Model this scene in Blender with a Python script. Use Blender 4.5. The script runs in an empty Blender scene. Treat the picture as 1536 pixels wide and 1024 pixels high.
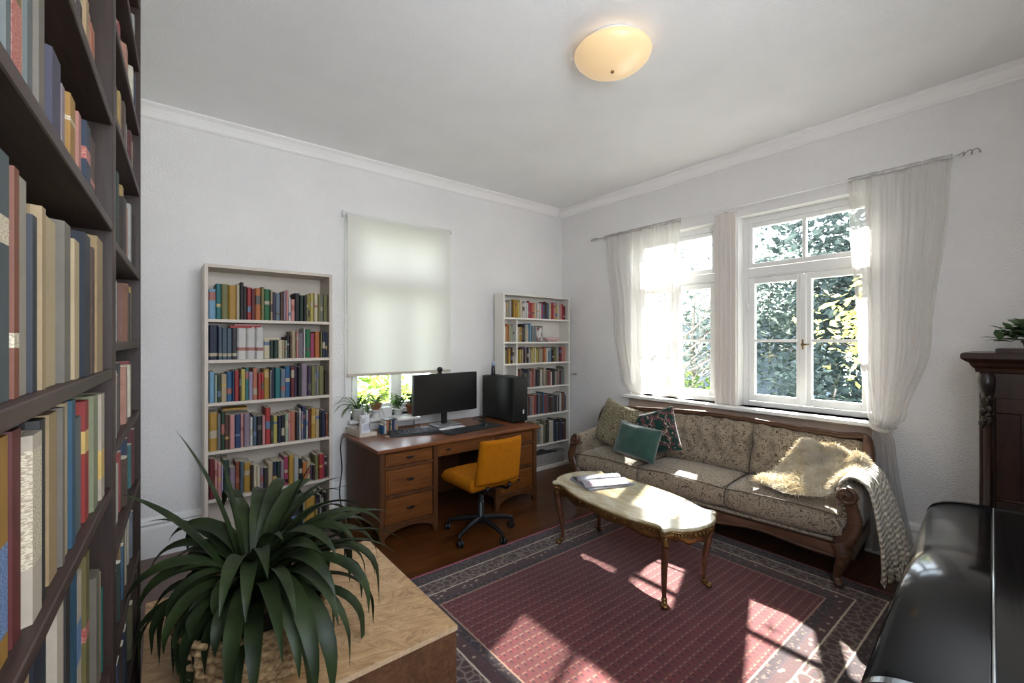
import bpy, bmesh, math, random
from mathutils import Vector, Matrix, Euler
PI = math.pi
SC = bpy.context.scene
COL = SC.collection

def lin(r, g=None, b=None):
    if g is None: r, g, b = r
    f = lambda v: (v/255/12.92) if v/255 <= .04045 else ((v/255+.055)/1.055)**2.4
    return (f(r), f(g), f(b), 1.0)

# ------------------------------------------------------------------ mesh builder
class MB:
    """Collects shapes, then links them as one mesh object."""
    def __init__(s): s.bm = bmesh.new()
    def merge(s, t, M=None, mi=0):
        vm = {}
        for v in t.verts:
            vm[v] = s.bm.verts.new(M @ v.co if M is not None else v.co)
        for f in t.faces:
            try:
                nf = s.bm.faces.new([vm[v] for v in f.verts]); nf.material_index = mi if mi else f.material_index; nf.smooth = f.smooth
            except ValueError: pass
        t.free(); return s
    def box(s, x0, y0, z0, x1, y1, z1, bev=0, M=None, mi=0, seg=1):
        t = bmesh.new(); bmesh.ops.create_cube(t, size=1)
        for v in t.verts:
            v.co = Vector(((x0+x1)/2+v.co.x*(x1-x0), (y0+y1)/2+v.co.y*(y1-y0), (z0+z1)/2+v.co.z*(z1-z0)))
        if bev: bmesh.ops.bevel(t, geom=t.edges[:], offset=bev, segments=seg, affect='EDGES', profile=.5)
        return s.merge(t, M, mi)
    def tube(s, pts, rad, n=8, M=None, cap=True, mi=0, flat=1.0):
        pts = [Vector(p) for p in pts]
        if not hasattr(rad, '__len__'): rad = [rad]*len(pts)
        rings = []; up = None
        for i, p in enumerate(pts):
            d = (pts[min(i+1, len(pts)-1)]-pts[max(i-1, 0)])
            d = d.normalized() if d.length > 1e-9 else Vector((0, 0, 1))
            if up is None:
                up = Vector((0, 0, 1)) if abs(d.z) < .9 else Vector((1, 0, 0))
            a = (up - d*up.dot(d)).normalized(); b = d.cross(a); up = a
            ring = []
            for k in range(n):
                q = p + (a*math.cos(2*PI*k/n) + b*math.sin(2*PI*k/n)*flat)*rad[i]
                ring.append(s.bm.verts.new(M @ q if M is not None else q))
            rings.append(ring)
        for i in range(len(rings)-1):
            for k in range(n):
                f = s.bm.faces.new((rings[i][k], rings[i][(k+1) % n], rings[i+1][(k+1) % n], rings[i+1][k])); f.smooth = True; f.material_index = mi
        if cap:
            for r in (rings[0][::-1], rings[-1]):
                f = s.bm.faces.new(r); f.material_index = mi
        return s
    def lathe(s, prof, n=24, M=None, mi=0, smooth=True):
        rings = []
        for (r, z) in prof:
            if r < 1e-6:
                q = Vector((0, 0, z)); rings.append([s.bm.verts.new(M @ q if M is not None else q)])
            else:
                rr = []
                for k in range(n):
                    q = Vector((r*math.cos(2*PI*k/n), r*math.sin(2*PI*k/n), z)); rr.append(s.bm.verts.new(M @ q if M is not None else q))
                rings.append(rr)
        for a, b in zip(rings, rings[1:]):
            for k in range(n):
                k2 = (k+1) % n
                if len(a) == 1 and len(b) == 1: continue
                if len(a) == 1: vs = (a[0], b[k2], b[k])
                elif len(b) == 1: vs = (a[k], a[k2], b[0])
                else: vs = (a[k], a[k2], b[k2], b[k])
                f = s.bm.faces.new(vs); f.smooth = smooth; f.material_index = mi
        return s
    def prism(s, out, h0, h1, axis='z', M=None, mi=0, smooth=False, capmi=None):
        """outline of 2-D points swept along an axis."""
        def P(u, v, w):
            q = Vector((u, v, w)) if axis == 'z' else (Vector((w, u, v)) if axis == 'x' else Vector((u, w, v)))
            return M @ q if M is not None else q
        A = [s.bm.verts.new(P(u, v, h0)) for u, v in out]; B = [s.bm.verts.new(P(u, v, h1)) for u, v in out]
        n = len(out)
        for i in range(n):
            f = s.bm.faces.new((A[i], A[(i+1) % n], B[(i+1) % n], B[i])); f.smooth = smooth; f.material_index = mi
        for r in (A[::-1], B):
            f = s.bm.faces.new(r); f.material_index = mi if capmi is None else capmi
        return s
    def grid(s, fn, nu, nv, M=None, mi=0, smooth=True, wrapu=False):
        g = []
        for i in range(nu+(0 if wrapu else 1)):
            row = []
            for j in range(nv+1):
                q = Vector(fn(i/nu, j/nv)); row.append(s.bm.verts.new(M @ q if M is not None else q))
            g.append(row)
        for i in range(nu):
            for j in range(nv):
                i2 = (i+1) % len(g)
                f = s.bm.faces.new((g[i][j], g[i2][j], g[i2][j+1], g[i][j+1])); f.smooth = smooth; f.material_index = mi
        return s
    def ball(s, c, r, n=10, M=None, mi=0, sc=(1, 1, 1)):
        c = Vector(c)
        prof = [(r*math.sin(PI*i/n), -r*math.cos(PI*i/n)) for i in range(n+1)]
        prof[0] = (0, -r); prof[-1] = (0, r)
        m = Matrix.Translation(c) @ Matrix.Diagonal((sc[0], sc[1], sc[2], 1))
        return s.lathe(prof, max(8, n), (M @ m) if M is not None else m, mi)
    def quad(s, *p, mi=0, smooth=False):
        f = s.bm.faces.new([s.bm.verts.new(Vector(q)) for q in p]); f.material_index = mi; f.smooth = smooth; return s
    def build(s, name, mat, parent=None, off=None, solid=0, sub=0, weld=False):
        if weld: bmesh.ops.remove_doubles(s.bm, verts=s.bm.verts[:], dist=1e-5)
        if off is not None: bmesh.ops.translate(s.bm, verts=s.bm.verts[:], vec=-Vector(off))
        bmesh.ops.recalc_face_normals(s.bm, faces=s.bm.faces[:])
        me = bpy.data.meshes.new(name); s.bm.to_mesh(me); s.bm.free()
        for m in (mat if isinstance(mat, (list, tuple)) else [mat]): me.materials.append(m)
        o = bpy.data.objects.new(name, me); COL.objects.link(o)
        if parent is not None: o.parent = parent
        if solid:
            q = o.modifiers.new('thick', 'SOLIDIFY'); q.thickness = solid; q.offset = 0
        if sub:
            q = o.modifiers.new('smooth', 'SUBSURF'); q.levels = sub; q.render_levels = sub
        return o

def tag(o, label=None, cat=None, group=None, kind=None):
    if label: o['label'] = label
    if cat: o['category'] = cat
    if group: o['group'] = group
    if kind: o['kind'] = kind
    return o
def thing(name, label, cat, loc=(0, 0, 0), rz=0, group=None, kind=None):
    o = bpy.data.objects.new(name, None); COL.objects.link(o); o.empty_display_size = .1
    o.location = loc; o.rotation_euler = (0, 0, rz)
    return tag(o, label, cat, group, kind)
def struct(o): o['kind'] = 'structure'; return o
def catmull(pts, n=6, closed=False):
    P = [Vector(p) for p in pts]; out = []; m = len(P)
    for i in range(m if closed else m-1):
        if closed: a, b, c, d = P[i-1], P[i], P[(i+1) % m], P[(i+2) % m]
        else: a, b, c, d = P[max(i-1, 0)], P[i], P[i+1], P[min(i+2, m-1)]
        for k in range(n):
            t = k/n
            out.append(.5*((2*b)+(c-a)*t+(2*a-5*b+4*c-d)*t*t+(3*b-a-3*c+d)*t**3))
    if not closed: out.append(P[-1])
    return out
def T(x, y, z): return Matrix.Translation((x, y, z))
def R(a, ax='Z'): return Matrix.Rotation(a, 4, ax)

# ------------------------------------------------------------------ materials
class NT:
    """Small helper to wire shader nodes."""
    def __init__(s, name):
        s.m = bpy.data.materials.new(name); s.m.use_nodes = True; s.t = s.m.node_tree; s.t.nodes.clear()
        s.out = s.t.nodes.new('ShaderNodeOutputMaterial')
    def n(s, typ, **kw):
        d = s.t.nodes.new('ShaderNode'+typ)
        for k, v in kw.items():
            if k.startswith('i_'):
                key = k[2:]; key = int(key) if key.isdigit() else key.replace('_', ' ')
                s.set(d, key, v)
            else: setattr(d, k, v)
        return d
    def set(s, d, key, v):
        if isinstance(v, bpy.types.NodeSocket): s.t.links.new(v, d.inputs[key])
        else: d.inputs[key].default_value = v
    def math(s, op, a, b=0.0, c=None):
        d = s.n('Math', operation=op); s.set(d, 0, a); s.set(d, 1, b)
        if c is not None: s.set(d, 2, c)
        return d.outputs[0]
    def mix(s, f, a, b, typ='MIX'):
        d = s.n('Mix', data_type='RGBA', blend_type=typ); s.set(d, 'Factor', f)
        s.set(d, 6, a); s.set(d, 7, b); return d.outputs[2]
    def coord(s, what='Object', scale=(1, 1, 1), rot=(0, 0, 0), loc=(0, 0, 0)):
        c = s.n('TexCoord'); m = s.n('Mapping'); s.t.links.new(c.outputs[what], m.inputs[0])
        m.inputs['Scale'].default_value = scale; m.inputs['Rotation'].default_value = rot; m.inputs['Location'].default_value = loc
        return m.outputs[0]
    def noise(s, vec, scale=5, detail=3, rough=.5, dist=0):
        d = s.n('TexNoise', i_Scale=scale, i_Detail=detail, i_Roughness=rough, i_Distortion=dist); s.t.links.new(vec, d.inputs['Vector']); return d
    def ramp(s, f, stops, interp='LINEAR'):
        d = s.n('ValToRGB'); e = d.color_ramp.elements; d.color_ramp.interpolation = interp
        while len(e) < len(stops): e.new(.5)
        for i, (p, c) in enumerate(stops): e[i].position = p; e[i].color = c
        s.t.links.new(f, d.inputs[0]); return d.outputs[0]
    def bump(s, h, strength=.3, dist=.01):
        d = s.n('Bump', i_Strength=strength, i_Distance=dist); s.t.links.new(h, d.inputs['Height']); return d.outputs[0]
    def pbsdf(s, col, rough=.5, normal=None, metal=0, spec=.5, coat=0, coatr=.1, trans=0, sheen=0):
        d = s.n('BsdfPrincipled'); s.set(d, 'Base Color', col); s.set(d, 'Roughness', rough); d.inputs['Metallic'].default_value = metal
        d.inputs['Specular IOR Level'].default_value = spec; d.inputs['Coat Weight'].default_value = coat; d.inputs['Coat Roughness'].default_value = coatr
        d.inputs['Sheen Weight'].default_value = sheen
        if normal is not None: s.t.links.new(normal, d.inputs['Normal'])
        s.t.links.new(d.outputs[0], s.out.inputs[0]); return d
    def end(s, shader): s.t.links.new(shader, s.out.inputs[0]); return s.m

def plain(name, rgb, rough=.5, metal=0, var=.08, scale=20, bump=0, bscale=200, spec=.5, coat=0, sheen=0):
    k = NT(name); v = k.coord(); c = lin(rgb)
    nz = k.noise(v, scale, 3)
    d = tuple(x*(1-var*2) for x in c[:3])+(1,); e = tuple(min(1, x*(1+var)) for x in c[:3])+(1,)
    col = k.ramp(nz.outputs[0], [(.3, d), (.7, e)])
    nm = k.bump(k.noise(v, bscale, 2).outputs[0], bump, .004) if bump else None
    k.pbsdf(col, rough, nm, metal, spec, coat, .08, sheen=sheen); return k.m
def wood(name, dark, light, axis='x', scale=1.0, rough=.45, coat=0, spec=.4, grain=14):
    k = NT(name); st = {'x': (1, grain, grain), 'y': (grain, 1, grain), 'z': (grain, grain, 1)}[axis]
    v = k.coord(scale=tuple(a*scale for a in st))
    n1 = k.noise(v, 2.2, 6, .62, .6); n2 = k.noise(v, 9, 3, .5)
    f = k.math('MULTIPLY_ADD', n2.outputs[0], .35, k.math('MULTIPLY', n1.outputs[0], .75))
    col = k.ramp(f, [(.33, lin(dark)), (.68, lin(light))])
    k.pbsdf(col, rough, k.bump(f, .12, .002), 0, spec, coat, .15); return k.m
# ------------------------------------------------------------------ room shell
XW, YB, XL, YF, HC = 3.958, 3.95, -.42, -.45, 3.135
WT = .26                                                             # wall thickness

def m_plaster(name, rgb, strength=.5):
    k = NT(name); v = k.coord()
    n1 = k.noise(v, 95, 3, .6); n2 = k.noise(v, 2.2, 3)
    c = lin(rgb); c2 = tuple(x*.95 for x in c[:3])+(1,)
    col = k.ramp(n2.outputs[0], [(.3, c2), (.7, c)])
    k.pbsdf(col, .9, k.bump(k.ramp(n1.outputs[0], [(.38, (0, 0, 0, 1)), (.62, (1, 1, 1, 1))]), strength, .006), spec=.2); return k.m
M_WALL = m_plaster('white_woodchip', (243, 240, 238), .55)
M_CEIL = m_plaster('white_ceiling', (248, 247, 246), .3)
M_PAINT = plain('white_gloss_paint', (236, 235, 232), .32, var=.015, scale=3)
M_CORN = plain('cornice_paint', (243, 240, 238), .8, var=.01, scale=3)
M_TRIM = plain('cream_trim_paint', (224, 216, 208), .45, var=.02, scale=4)
M_APRON = plain('beige_apron_paint', (206, 182, 164), .5, var=.03, scale=4)

def m_floor():
    k = NT('brown_floor_planks'); v = k.coord()
    br = k.n('TexBrick', offset=.37, i_Scale=1.0, i_Mortar_Size=.0022, i_Mortar_Smooth=.2, i_Brick_Width=1.7, i_Row_Height=.125)
    k.t.links.new(v, br.inputs['Vector']); br.inputs['Color1'].default_value = (.2, .2, .2, 1); br.inputs['Color2'].default_value = (.8, .8, .8, 1); br.inputs['Mortar'].default_value = (0, 0, 0, 1)
    g = k.noise(k.coord(scale=(1.2, 16, 1)), 3, 6, .6, .8)
    col = k.ramp(k.math('MULTIPLY_ADD', br.outputs[0], .25, k.math('MULTIPLY', g.outputs[0], .8)), [(.3, lin(48, 23, 7)), (.55, lin(84, 46, 16)), (.8, lin(108, 63, 26))])
    col = k.mix(k.math('MULTIPLY', br.outputs[1], .7), col, lin(46, 24, 14))
    k.pbsdf(col, .34, k.bump(g.outputs[0], .08, .002), spec=.5, coat=.25); return k.m
mb = MB(); mb.box(XL-WT, YF-WT, -.12, XW+WT, YB+WT, 0); struct(mb.build('floor', m_floor()))
mb = MB(); mb.box(XL-WT, YF-WT, HC, XW+WT, YB+WT, HC+.15); struct(mb.build('ceiling', M_CEIL))
def wall_with_holes(a0, a1, holes, put):
    """boxes of a wall running a0..a1 with (b0,b1,z0,z1) openings"""
    cur = a0
    for (b0, b1, z0, z1) in holes:
        put(cur, b0, 0, HC); put(b0, b1, 0, z0); put(b0, b1, z1, HC); cur = b1
    put(cur, a1, 0, HC)
W1 = (1.977, 2.905, .93, 2.592); W2 = (.825, 1.783, .93, 2.592); W3 = (1.32, 2.28, .80, 2.57)
mb = MB(); wall_with_holes(XL-WT, XW+WT, [W3], lambda a, b, z0, z1: mb.box(a, YB, z0, b, YB+WT, z1) if z1 > z0 else 0)
struct(mb.build('wall_back', M_WALL))
mb = MB(); wall_with_holes(YF-WT, YB, [W2, W1], lambda a, b, z0, z1: mb.box(XW, a, z0, XW+WT, b, z1) if z1 > z0 else 0)
struct(mb.build('wall_right', M_WALL))
mb = MB(); mb.box(XL-WT, YF-WT, 0, XL, YB, HC); struct(mb.build('wall_left', M_WALL))
mb = MB(); wall_with_holes(XL, XW, [(-.25, 1.55, 1.2, 2.9)], lambda a, b, z0, z1: mb.box(a, YF-WT, z0, b, YF, z1) if z1 > z0 else 0)  # unseen opening added behind the camera to let in fill light
struct(mb.build('wall_front', M_WALL))
# cornice: two beads with a shallow cove between
cp = [(0, HC), (.07, HC), (.072, HC-.012), (.06, HC-.02), (.045, HC-.03), (.03, HC-.055), (.02, HC-.078), (.022, HC-.085), (.012, HC-.095), (0, HC-.097)]
mb = MB(); mb.prism([(YB-u, z) for u, z in cp], XL, XW-.075, 'x'); struct(mb.build('trim_1', M_CORN))
mb = MB(); mb.prism([(XW-u, z) for u, z in cp], YF, YB, 'y'); struct(mb.build('trim_2', M_CORN))
bp = [(0, 0), (.022, 0), (.022, .20), (.018, .22), (.026, .235), (.02, .262), (.008, .275), (0, .275)]
mb = MB(); mb.prism([(YB-u, z) for u, z in bp], XL, XW-.03, 'x'); struct(mb.build('baseboard_back', M_PAINT))
mb = MB(); mb.prism([(XW-u, z) for u, z in bp], YF, YB, 'y'); struct(mb.build('baseboard_right', M_PAINT))
# fluted pier between the two windows
out = [(W2[1]+.004, XW), (W2[1]+.004, XW-.02)]
for k in range(4):
    c = W2[1]+.035+k*.042
    out += [(c-.012, XW-.02), (c-.006, XW-.010), (c+.006, XW-.010), (c+.012, XW-.02)]
out += [(W1[0]-.004, XW-.02), (W1[0]-.004, XW)]
mb = MB(); mb.prism([(x, y) for y, x in out], .932, 2.64); struct(mb.build('trim_3', M_TRIM))

# ------------------------------------------------------------------ windows
def m_glass():
    k = NT('old_window_glass'); v = k.coord(scale=(3, 3, 5))
    nz = k.noise(v, 2.4, 2, .5, .5); bm_ = k.bump(nz.outputs[0], .25, .01)
    tr = k.n('BsdfTransparent'); tr.inputs[0].default_value = (.95, .97, .97, 1)
    gl = k.n('BsdfGlossy'); gl.inputs['Roughness'].default_value = .03; k.t.links.new(bm_, gl.inputs['Normal'])
    fr = k.n('Fresnel', i_IOR=1.45); mx = k.n('MixShader'); k.t.links.new(fr.outputs[0], mx.inputs[0])
    k.t.links.new(tr.outputs[0], mx.inputs[1]); k.t.links.new(gl.outputs[0], mx.inputs[2]); return k.end(mx.outputs[0])
M_GLASS = m_glass()
M_BRASS = plain('aged_brass', (150, 122, 84), .35, 1, var=.15)
def make_window(num, w, z0, z1, loc, rz, tz0, tz1, muntin):
    """local x across, +y outwards, origin at the inner face on the floor"""
    h = w/2; root = thing('window_%d' % num, None, None, loc, rz); struct(root)
    d0, d1 = .115, .185
    f = MB()
    f.box(-h, d0, z0, -h+.05, d1, z1, .004); f.box(h-.05, d0, z0, h, d1, z1, .004)
    f.box(-h+.05, d0, z1-.065, h-.05, d1, z1, .004); f.box(-h+.05, d0, z0, h-.05, d1, z0+.04, .004)
    f.box(-h+.05, d0-.012, tz0, h-.05, d1, tz1, .006); f.box(-h+.05, d0-.02, tz0+.012, h-.05, d0-.01, tz0+.03, .003)
    fo = f.build('window_frame', M_PAINT, root)
    # sloping inner reveal boards
    f = MB(); f.box(-h, 0.002, z0+.04, -h+.008, d0, z1-.008); f.box(h-.008, 0.002, z0+.04, h, d0, z1-.008); f.box(-h, .002, z1-.008, h, d0, z1)
    f.build('reveal', M_PAINT, root)
    def light(name, x0, x1, a, b, st, bars=(), vbars=()):
        g = MB(); y0, y1 = d0-.012, d0+.035
        g.box(x0, y0, a, x0+st, y1, b, .005); g.box(x1-st, y0, a, x1, y1, b, .005)
        g.box(x0+st, y0, b-st, x1-st, y1, b, .005); g.box(x0+st, y0, a, x1-st, y1, a+st*1.15, .005)
        for z in bars: g.box(x0+st, y0+.008, z-.012, x1-st, y1, z+.012, .004)
        for x in vbars: g.box(x-.014, y0+.004, a+st, x+.014, y1, b-st, .004)
        o = g.build(name, M_PAINT, root)
        g = MB(); g.box(x0+st-.004, d0+.012, a+st-.004, x1-st+.004, d0+.016, b-st+.004); g.build('glass', M_GLASS, o)
        return o
    light('transom_light', -h+.052, h-.052, tz1+.003, z1-.068, .035, (), (0,))
    a = light('casement', -h+.052, -.004, z0+.044, tz0-.003, .05, muntin)
    b = light('casement', .004, h-.052, z0+.044, tz0-.003, .05, muntin)
    g = MB(); g.box(-.024, d0-.03, z0+.05, .024, d0-.012, tz0-.01, .006); g.build('meeting_strip', M_PAINT, root)
    g = MB(); zc = (z0+tz0)/2-.02
    g.lathe([(0, 0), (.014, 0), (.014, .006), (0, .006)], 12, T(0, d0-.03, zc) @ R(PI/2, 'X'))
    g.tube([(0, d0-.034, zc), (0, d0-.05, zc), (.02, d0-.056, zc), (.055, d0-.056, zc+.004)], [.006, .006, .006, .004], 8)
    g.tube([(0, d0-.034, zc+.04), (0, d0-.034, zc-.04)], .006, 6); g.build('handle', M_BRASS, root)
    g = MB()
    for s in (-1, 1):
        for z in (z0+.2, tz0-.25): g.tube([(s*(h-.052), d0-.018, z-.03), (s*(h-.052), d0-.018, z+.03)], .008, 8)
    g.build('hinge', M_PAINT, root)
    return root
make_window(1, W1[1]-W1[0], W1[2], W1[3], (XW, (W1[0]+W1[1])/2, 0), -PI/2, 2.05, 2.135, (1.50,))
make_window(2, W2[1]-W2[0], W2[2], W2[3], (XW, (W2[0]+W2[1])/2, 0), -PI/2, 2.05, 2.135, (1.50,))
make_window(3, W3[1]-W3[0], W3[2], W3[3], ((W3[0]+W3[1])/2, YB, 0), 0, 1.98, 2.07, ())
# sills
mb = MB(); mb.box(3.845, .79, .900, XW-.001, 2.925, .930, .006, seg=2); mb.box(XW-.001, W2[0], .90, XW+.115, W2[1], .93); mb.box(XW-.001, W1[0], .90, XW+.115, W1[1], .93)
struct(mb.build('trim_4', M_PAINT))
mb = MB(); mb.box(XW-.03, .82, .79, XW, 2.90, .899, .004); struct(mb.build('trim_5', M_APRON))
mb = MB(); mb.box(1.29, 3.87, .770, 2.31, YB-.001, .800, .006, seg=2); mb.box(W3[0], YB-.001, .77, W3[1], YB+.115, .80); struct(mb.build('trim_6', M_PAINT))

# ------------------------------------------------------------------ garden
def m_leaf(name, a, b, trans=.45):
    k = NT(name); v = k.coord(); nz = k.noise(v, 3, 2)
    col = k.ramp(nz.outputs[0], [(.35, lin(a)), (.65, lin(b))])
    d = k.n('BsdfDiffuse'); t = k.n('BsdfTranslucent'); k.set(d, 0, col); k.set(t, 0, col)
    mx = k.n('MixShader'); mx.inputs[0].default_value = trans; k.t.links.new(d.outputs[0], mx.inputs[1]); k.t.links.new(t.outputs[0], mx.inputs[2]); return k.end(mx.outputs[0])
M_BARK = plain('grey_bark', (120, 112, 104), .9, var=.2)
GZ = -.6
k = NT('garden_grass'); nz = k.noise(k.coord(), 1.5, 5); k.pbsdf(k.ramp(nz.outputs[0], [(.3, lin(70, 86, 50)), (.7, lin(110, 122, 78))]), .9)
mb = MB(); mb.box(4.3, -14, GZ-.1, 26, 16, GZ); mb.box(-8, 4.3, GZ-.1, 4.3, 16, GZ); tag(mb.build('garden_ground', k.m), kind='structure')
mb = MB(); mb.box(4.32, -5, GZ, 9.5, 9, GZ+.02); tag(mb.build('bounce_slab', plain('pale_bounce_surface', (236, 234, 232), .9, var=.04, scale=3)), kind='structure')  # unseen pale slab added outside to bounce sunlight up to the ceiling
def tree(name, label, x, y, r, zc, rz, n, mat, seed, leaf=.09, trunk=.07, branches=7, group=None, rough=.35):
    rd = random.Random(seed); root = thing(name, label, 'tree' if 'tree' in name else 'shrub', (x, y, GZ), 0, group)
    t = MB(); top = zc-GZ
    t.tube(catmull([(0, 0, 0), (.05, .03, top*.4), (-.04, .05, top*.75), (.02, 0, top+rz*.5)], 4), [trunk*(1-.06*i) for i in range(13)], 7)
    for b in range(branches):
        a = rd.uniform(0, 2*PI); z = rd.uniform(top*.35, top*.95); L = r*rd.uniform(.6, .95)
        p = [(0, 0, z), (math.cos(a)*L*.5, math.sin(a)*L*.5, z+L*rd.uniform(.15, .4)), (math.cos(a+.2)*L, math.sin(a+.2)*L, z+L*rd.uniform(.3, .8))]
        t.tube(catmull(p, 4), [trunk*.4*(1-.1*i) for i in range(9)], 5)
        for q in range(3):
            f = rd.uniform(.4, .9); a2 = a+rd.uniform(-.9, .9); c = Vector((math.cos(a)*L*f, math.sin(a)*L*f, z+L*.35*f))
            t.tube([c, c+Vector((math.cos(a2), math.sin(a2), rd.uniform(.1, .9)))*L*.45], [trunk*.14, trunk*.04], 4)
    t.build('trunk', M_BARK, root)
    f = MB(); cl = [(Vector((rd.gauss(0, .5)*r, rd.gauss(0, .5)*r, top+rd.gauss(0, .5)*rz)), rd.uniform(.5, 1)) for _ in range(max(8, n//90))]
    for _ in range(n):
        c, q = rd.choice(cl); p = c+Vector((rd.gauss(0, 1), rd.gauss(0, 1), rd.gauss(0, .8)))*rough*q*min(r, rz)
        if p.z < .05: continue
        e = Euler((rd.uniform(-1, 1), rd.uniform(-1, 1), rd.uniform(0, 6.3))).to_matrix(); w = leaf*rd.uniform(.6, 1.3)
        pts = [p+e @ Vector(v)*w for v in ((0, -.5, 0), (.28, -.05, .06), (0, .6, 0), (-.28, -.05, .06))]
        f.quad(*pts)
    f.build('foliage', mat, root); return root
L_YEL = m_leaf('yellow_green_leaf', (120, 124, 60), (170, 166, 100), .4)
L_PALE = m_leaf('pale_grey_green_leaf', (54, 64, 60), (90, 100, 92))
L_DARK = m_leaf('blue_green_leaf', (34, 42, 42), (58, 68, 66), .15)
L_MID = m_leaf('mid_green_leaf', (40, 58, 28), (84, 98, 50))
L_LIME = m_leaf('lime_leaf', (84, 110, 44), (150, 166, 84), .45)
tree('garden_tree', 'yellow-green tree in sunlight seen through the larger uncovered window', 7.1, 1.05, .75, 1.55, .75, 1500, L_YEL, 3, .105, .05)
tree('garden_tree', 'tall grey-green tree behind the yellow-green one outside the windows', 12.2, 1.7, 2.5, 2.3, 2.2, 8000, L_DARK, 5, .19, .13, 10)
tree('garden_tree', 'pale loose tree standing close to the house wall outside', 12.0, 6.6, 1.9, 2.0, 1.7, 2200, L_PALE, 8, .16, .10, 14)
tree('garden_tree', 'broad pale grey-blue tree filling the gap before the house roof outside', 14.6, 3.9, 2.6, 2.4, 2.1, 7000, L_PALE, 33, .19, .13, 12)
tree('garden_tree', 'bare-branched pale tree in front of the house outside', 9.6, 5.6, 1.3, 1.9, 1.4, 500, L_PALE, 14, .12, .08, 16)
tree('garden_shrub', 'dark bushy shrub low under the yellow-green tree outside', 8.2, 2.2, 1.2, .35, .8, 2600, L_DARK, 9, .13, .05)
tree('garden_shrub', 'mid green shrub under the bare-branched tree outside', 7.8, 4.5, 1.0, .3, .6, 2000, L_MID, 10, .12, .05)
tree('garden_shrub', 'dark shrub near the window end with the knotted curtain', 8.6, -.2, 1.6, .7, 1.1, 3000, L_DARK, 12, .15, .05)
tree('garden_shrub', 'bright green shrub outside the window behind the blind', 2.1, 6.8, 1.4, .5, .8, 2800, L_LIME, 21, .15, .05)
# house beyond the garden
hs = thing('neighbour_house', 'pale blue-grey house beyond the garden with dark roof', 'house', (17.5, 9.5, GZ))
mb = MB(); mb.box(-1.5, -4, 0, 4, 4.5, 3.0); mb.build('house_wall', plain('pale_render', (96, 106, 118), .9, var=.04), hs)
mb = MB(); mb.prism([(-2, 2.95), (1.25, 4.5), (4.5, 2.95)], -4.3, 4.8, 'y'); mb.build('roof', plain('slate_roof', (112, 118, 128), .8, var=.1), hs)
for yy in (-2.4, -.2, 2.2):
    mb = MB(); mb.box(-1.54, yy-.5, 1.1, -1.50, yy+.5, 2.4, .01); wn = mb.build('window', M_PAINT, hs)
    mb = MB(); mb.box(-1.556, yy-.42, 1.18, -1.542, yy-.03, 2.32); mb.box(-1.556, yy+.03, 1.18, -1.542, yy+.42, 2.32); mb.build('pane', plain('dark_pane', (96, 108, 122), .1, var=.02), wn)

# ------------------------------------------------------------------ light and camera
w = bpy.data.worlds.new('sky'); SC.world = w; w.use_nodes = True
bg = w.node_tree.nodes['Background']; tc = w.node_tree.nodes.new('ShaderNodeTexCoord'); sp = w.node_tree.nodes.new('ShaderNodeSeparateXYZ'); rp = w.node_tree.nodes.new('ShaderNodeValToRGB')
w.node_tree.links.new(tc.outputs['Generated'], sp.inputs[0]); w.node_tree.links.new(sp.outputs[2], rp.inputs[0]); w.node_tree.links.new(rp.outputs[0], bg.inputs[0])
rp.color_ramp.elements[0].position = 0; rp.color_ramp.elements[0].color = (.86, .91, .97, 1); rp.color_ramp.elements[1].position = .8; rp.color_ramp.elements[1].color = (.70, .82, 1, 1)
bg.inputs['Strength'].default_value = SKY = 4.2
sd = bpy.data.lights.new('sun', 'SUN'); sd.energy = 64; sd.angle = math.radians(.9); sd.color = (1, .96, .90)
so = bpy.data.objects.new('sun', sd); COL.objects.link(so)
so.rotation_euler = Vector((-1, -.39, -.862)).to_track_quat('-Z', 'Y').to_euler(); so.location = (9, 4, 7)
for nm, loc, tgt, sx, sy in (('daylight_portal', (XW+.25, 1.87, 1.76), (-1, 0, 0), 2.3, 1.8), ('daylight_portal', (1.8, YB+.25, 1.7), (0, -1, 0), 1.1, 1.9), ('daylight_portal', (.65, YF-.25, 2.05), (0, 1, 0), 1.9, 1.8)):
    a = bpy.data.lights.new(nm, 'AREA'); a.shape = 'RECTANGLE'; a.size = sx; a.size_y = sy; a.cycles.is_portal = True
    o = bpy.data.objects.new(nm, a); COL.objects.link(o); o.location = loc; o.rotation_euler = Vector(tgt).to_track_quat('-Z', 'Y').to_euler()
cd = bpy.data.cameras.new('camera'); cam = bpy.data.objects.new('camera', cd); COL.objects.link(cam)
cd.sensor_width = 36; cd.lens = 660/1536*36; cd.clip_start = .02; cd.shift_y = -.0007
cam.location = (0, 0, 1.5); cam.rotation_euler = (PI/2, 0, -math.atan2(.6247, .7809)); SC.camera = cam
SC.view_settings.view_transform = 'Standard'; SC.view_settings.look = 'None'; SC.view_settings.gamma = 1; SC.view_settings.exposure = 1.22
try: SC.view_settings.use_curve_mapping = False
except Exception: pass
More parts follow.
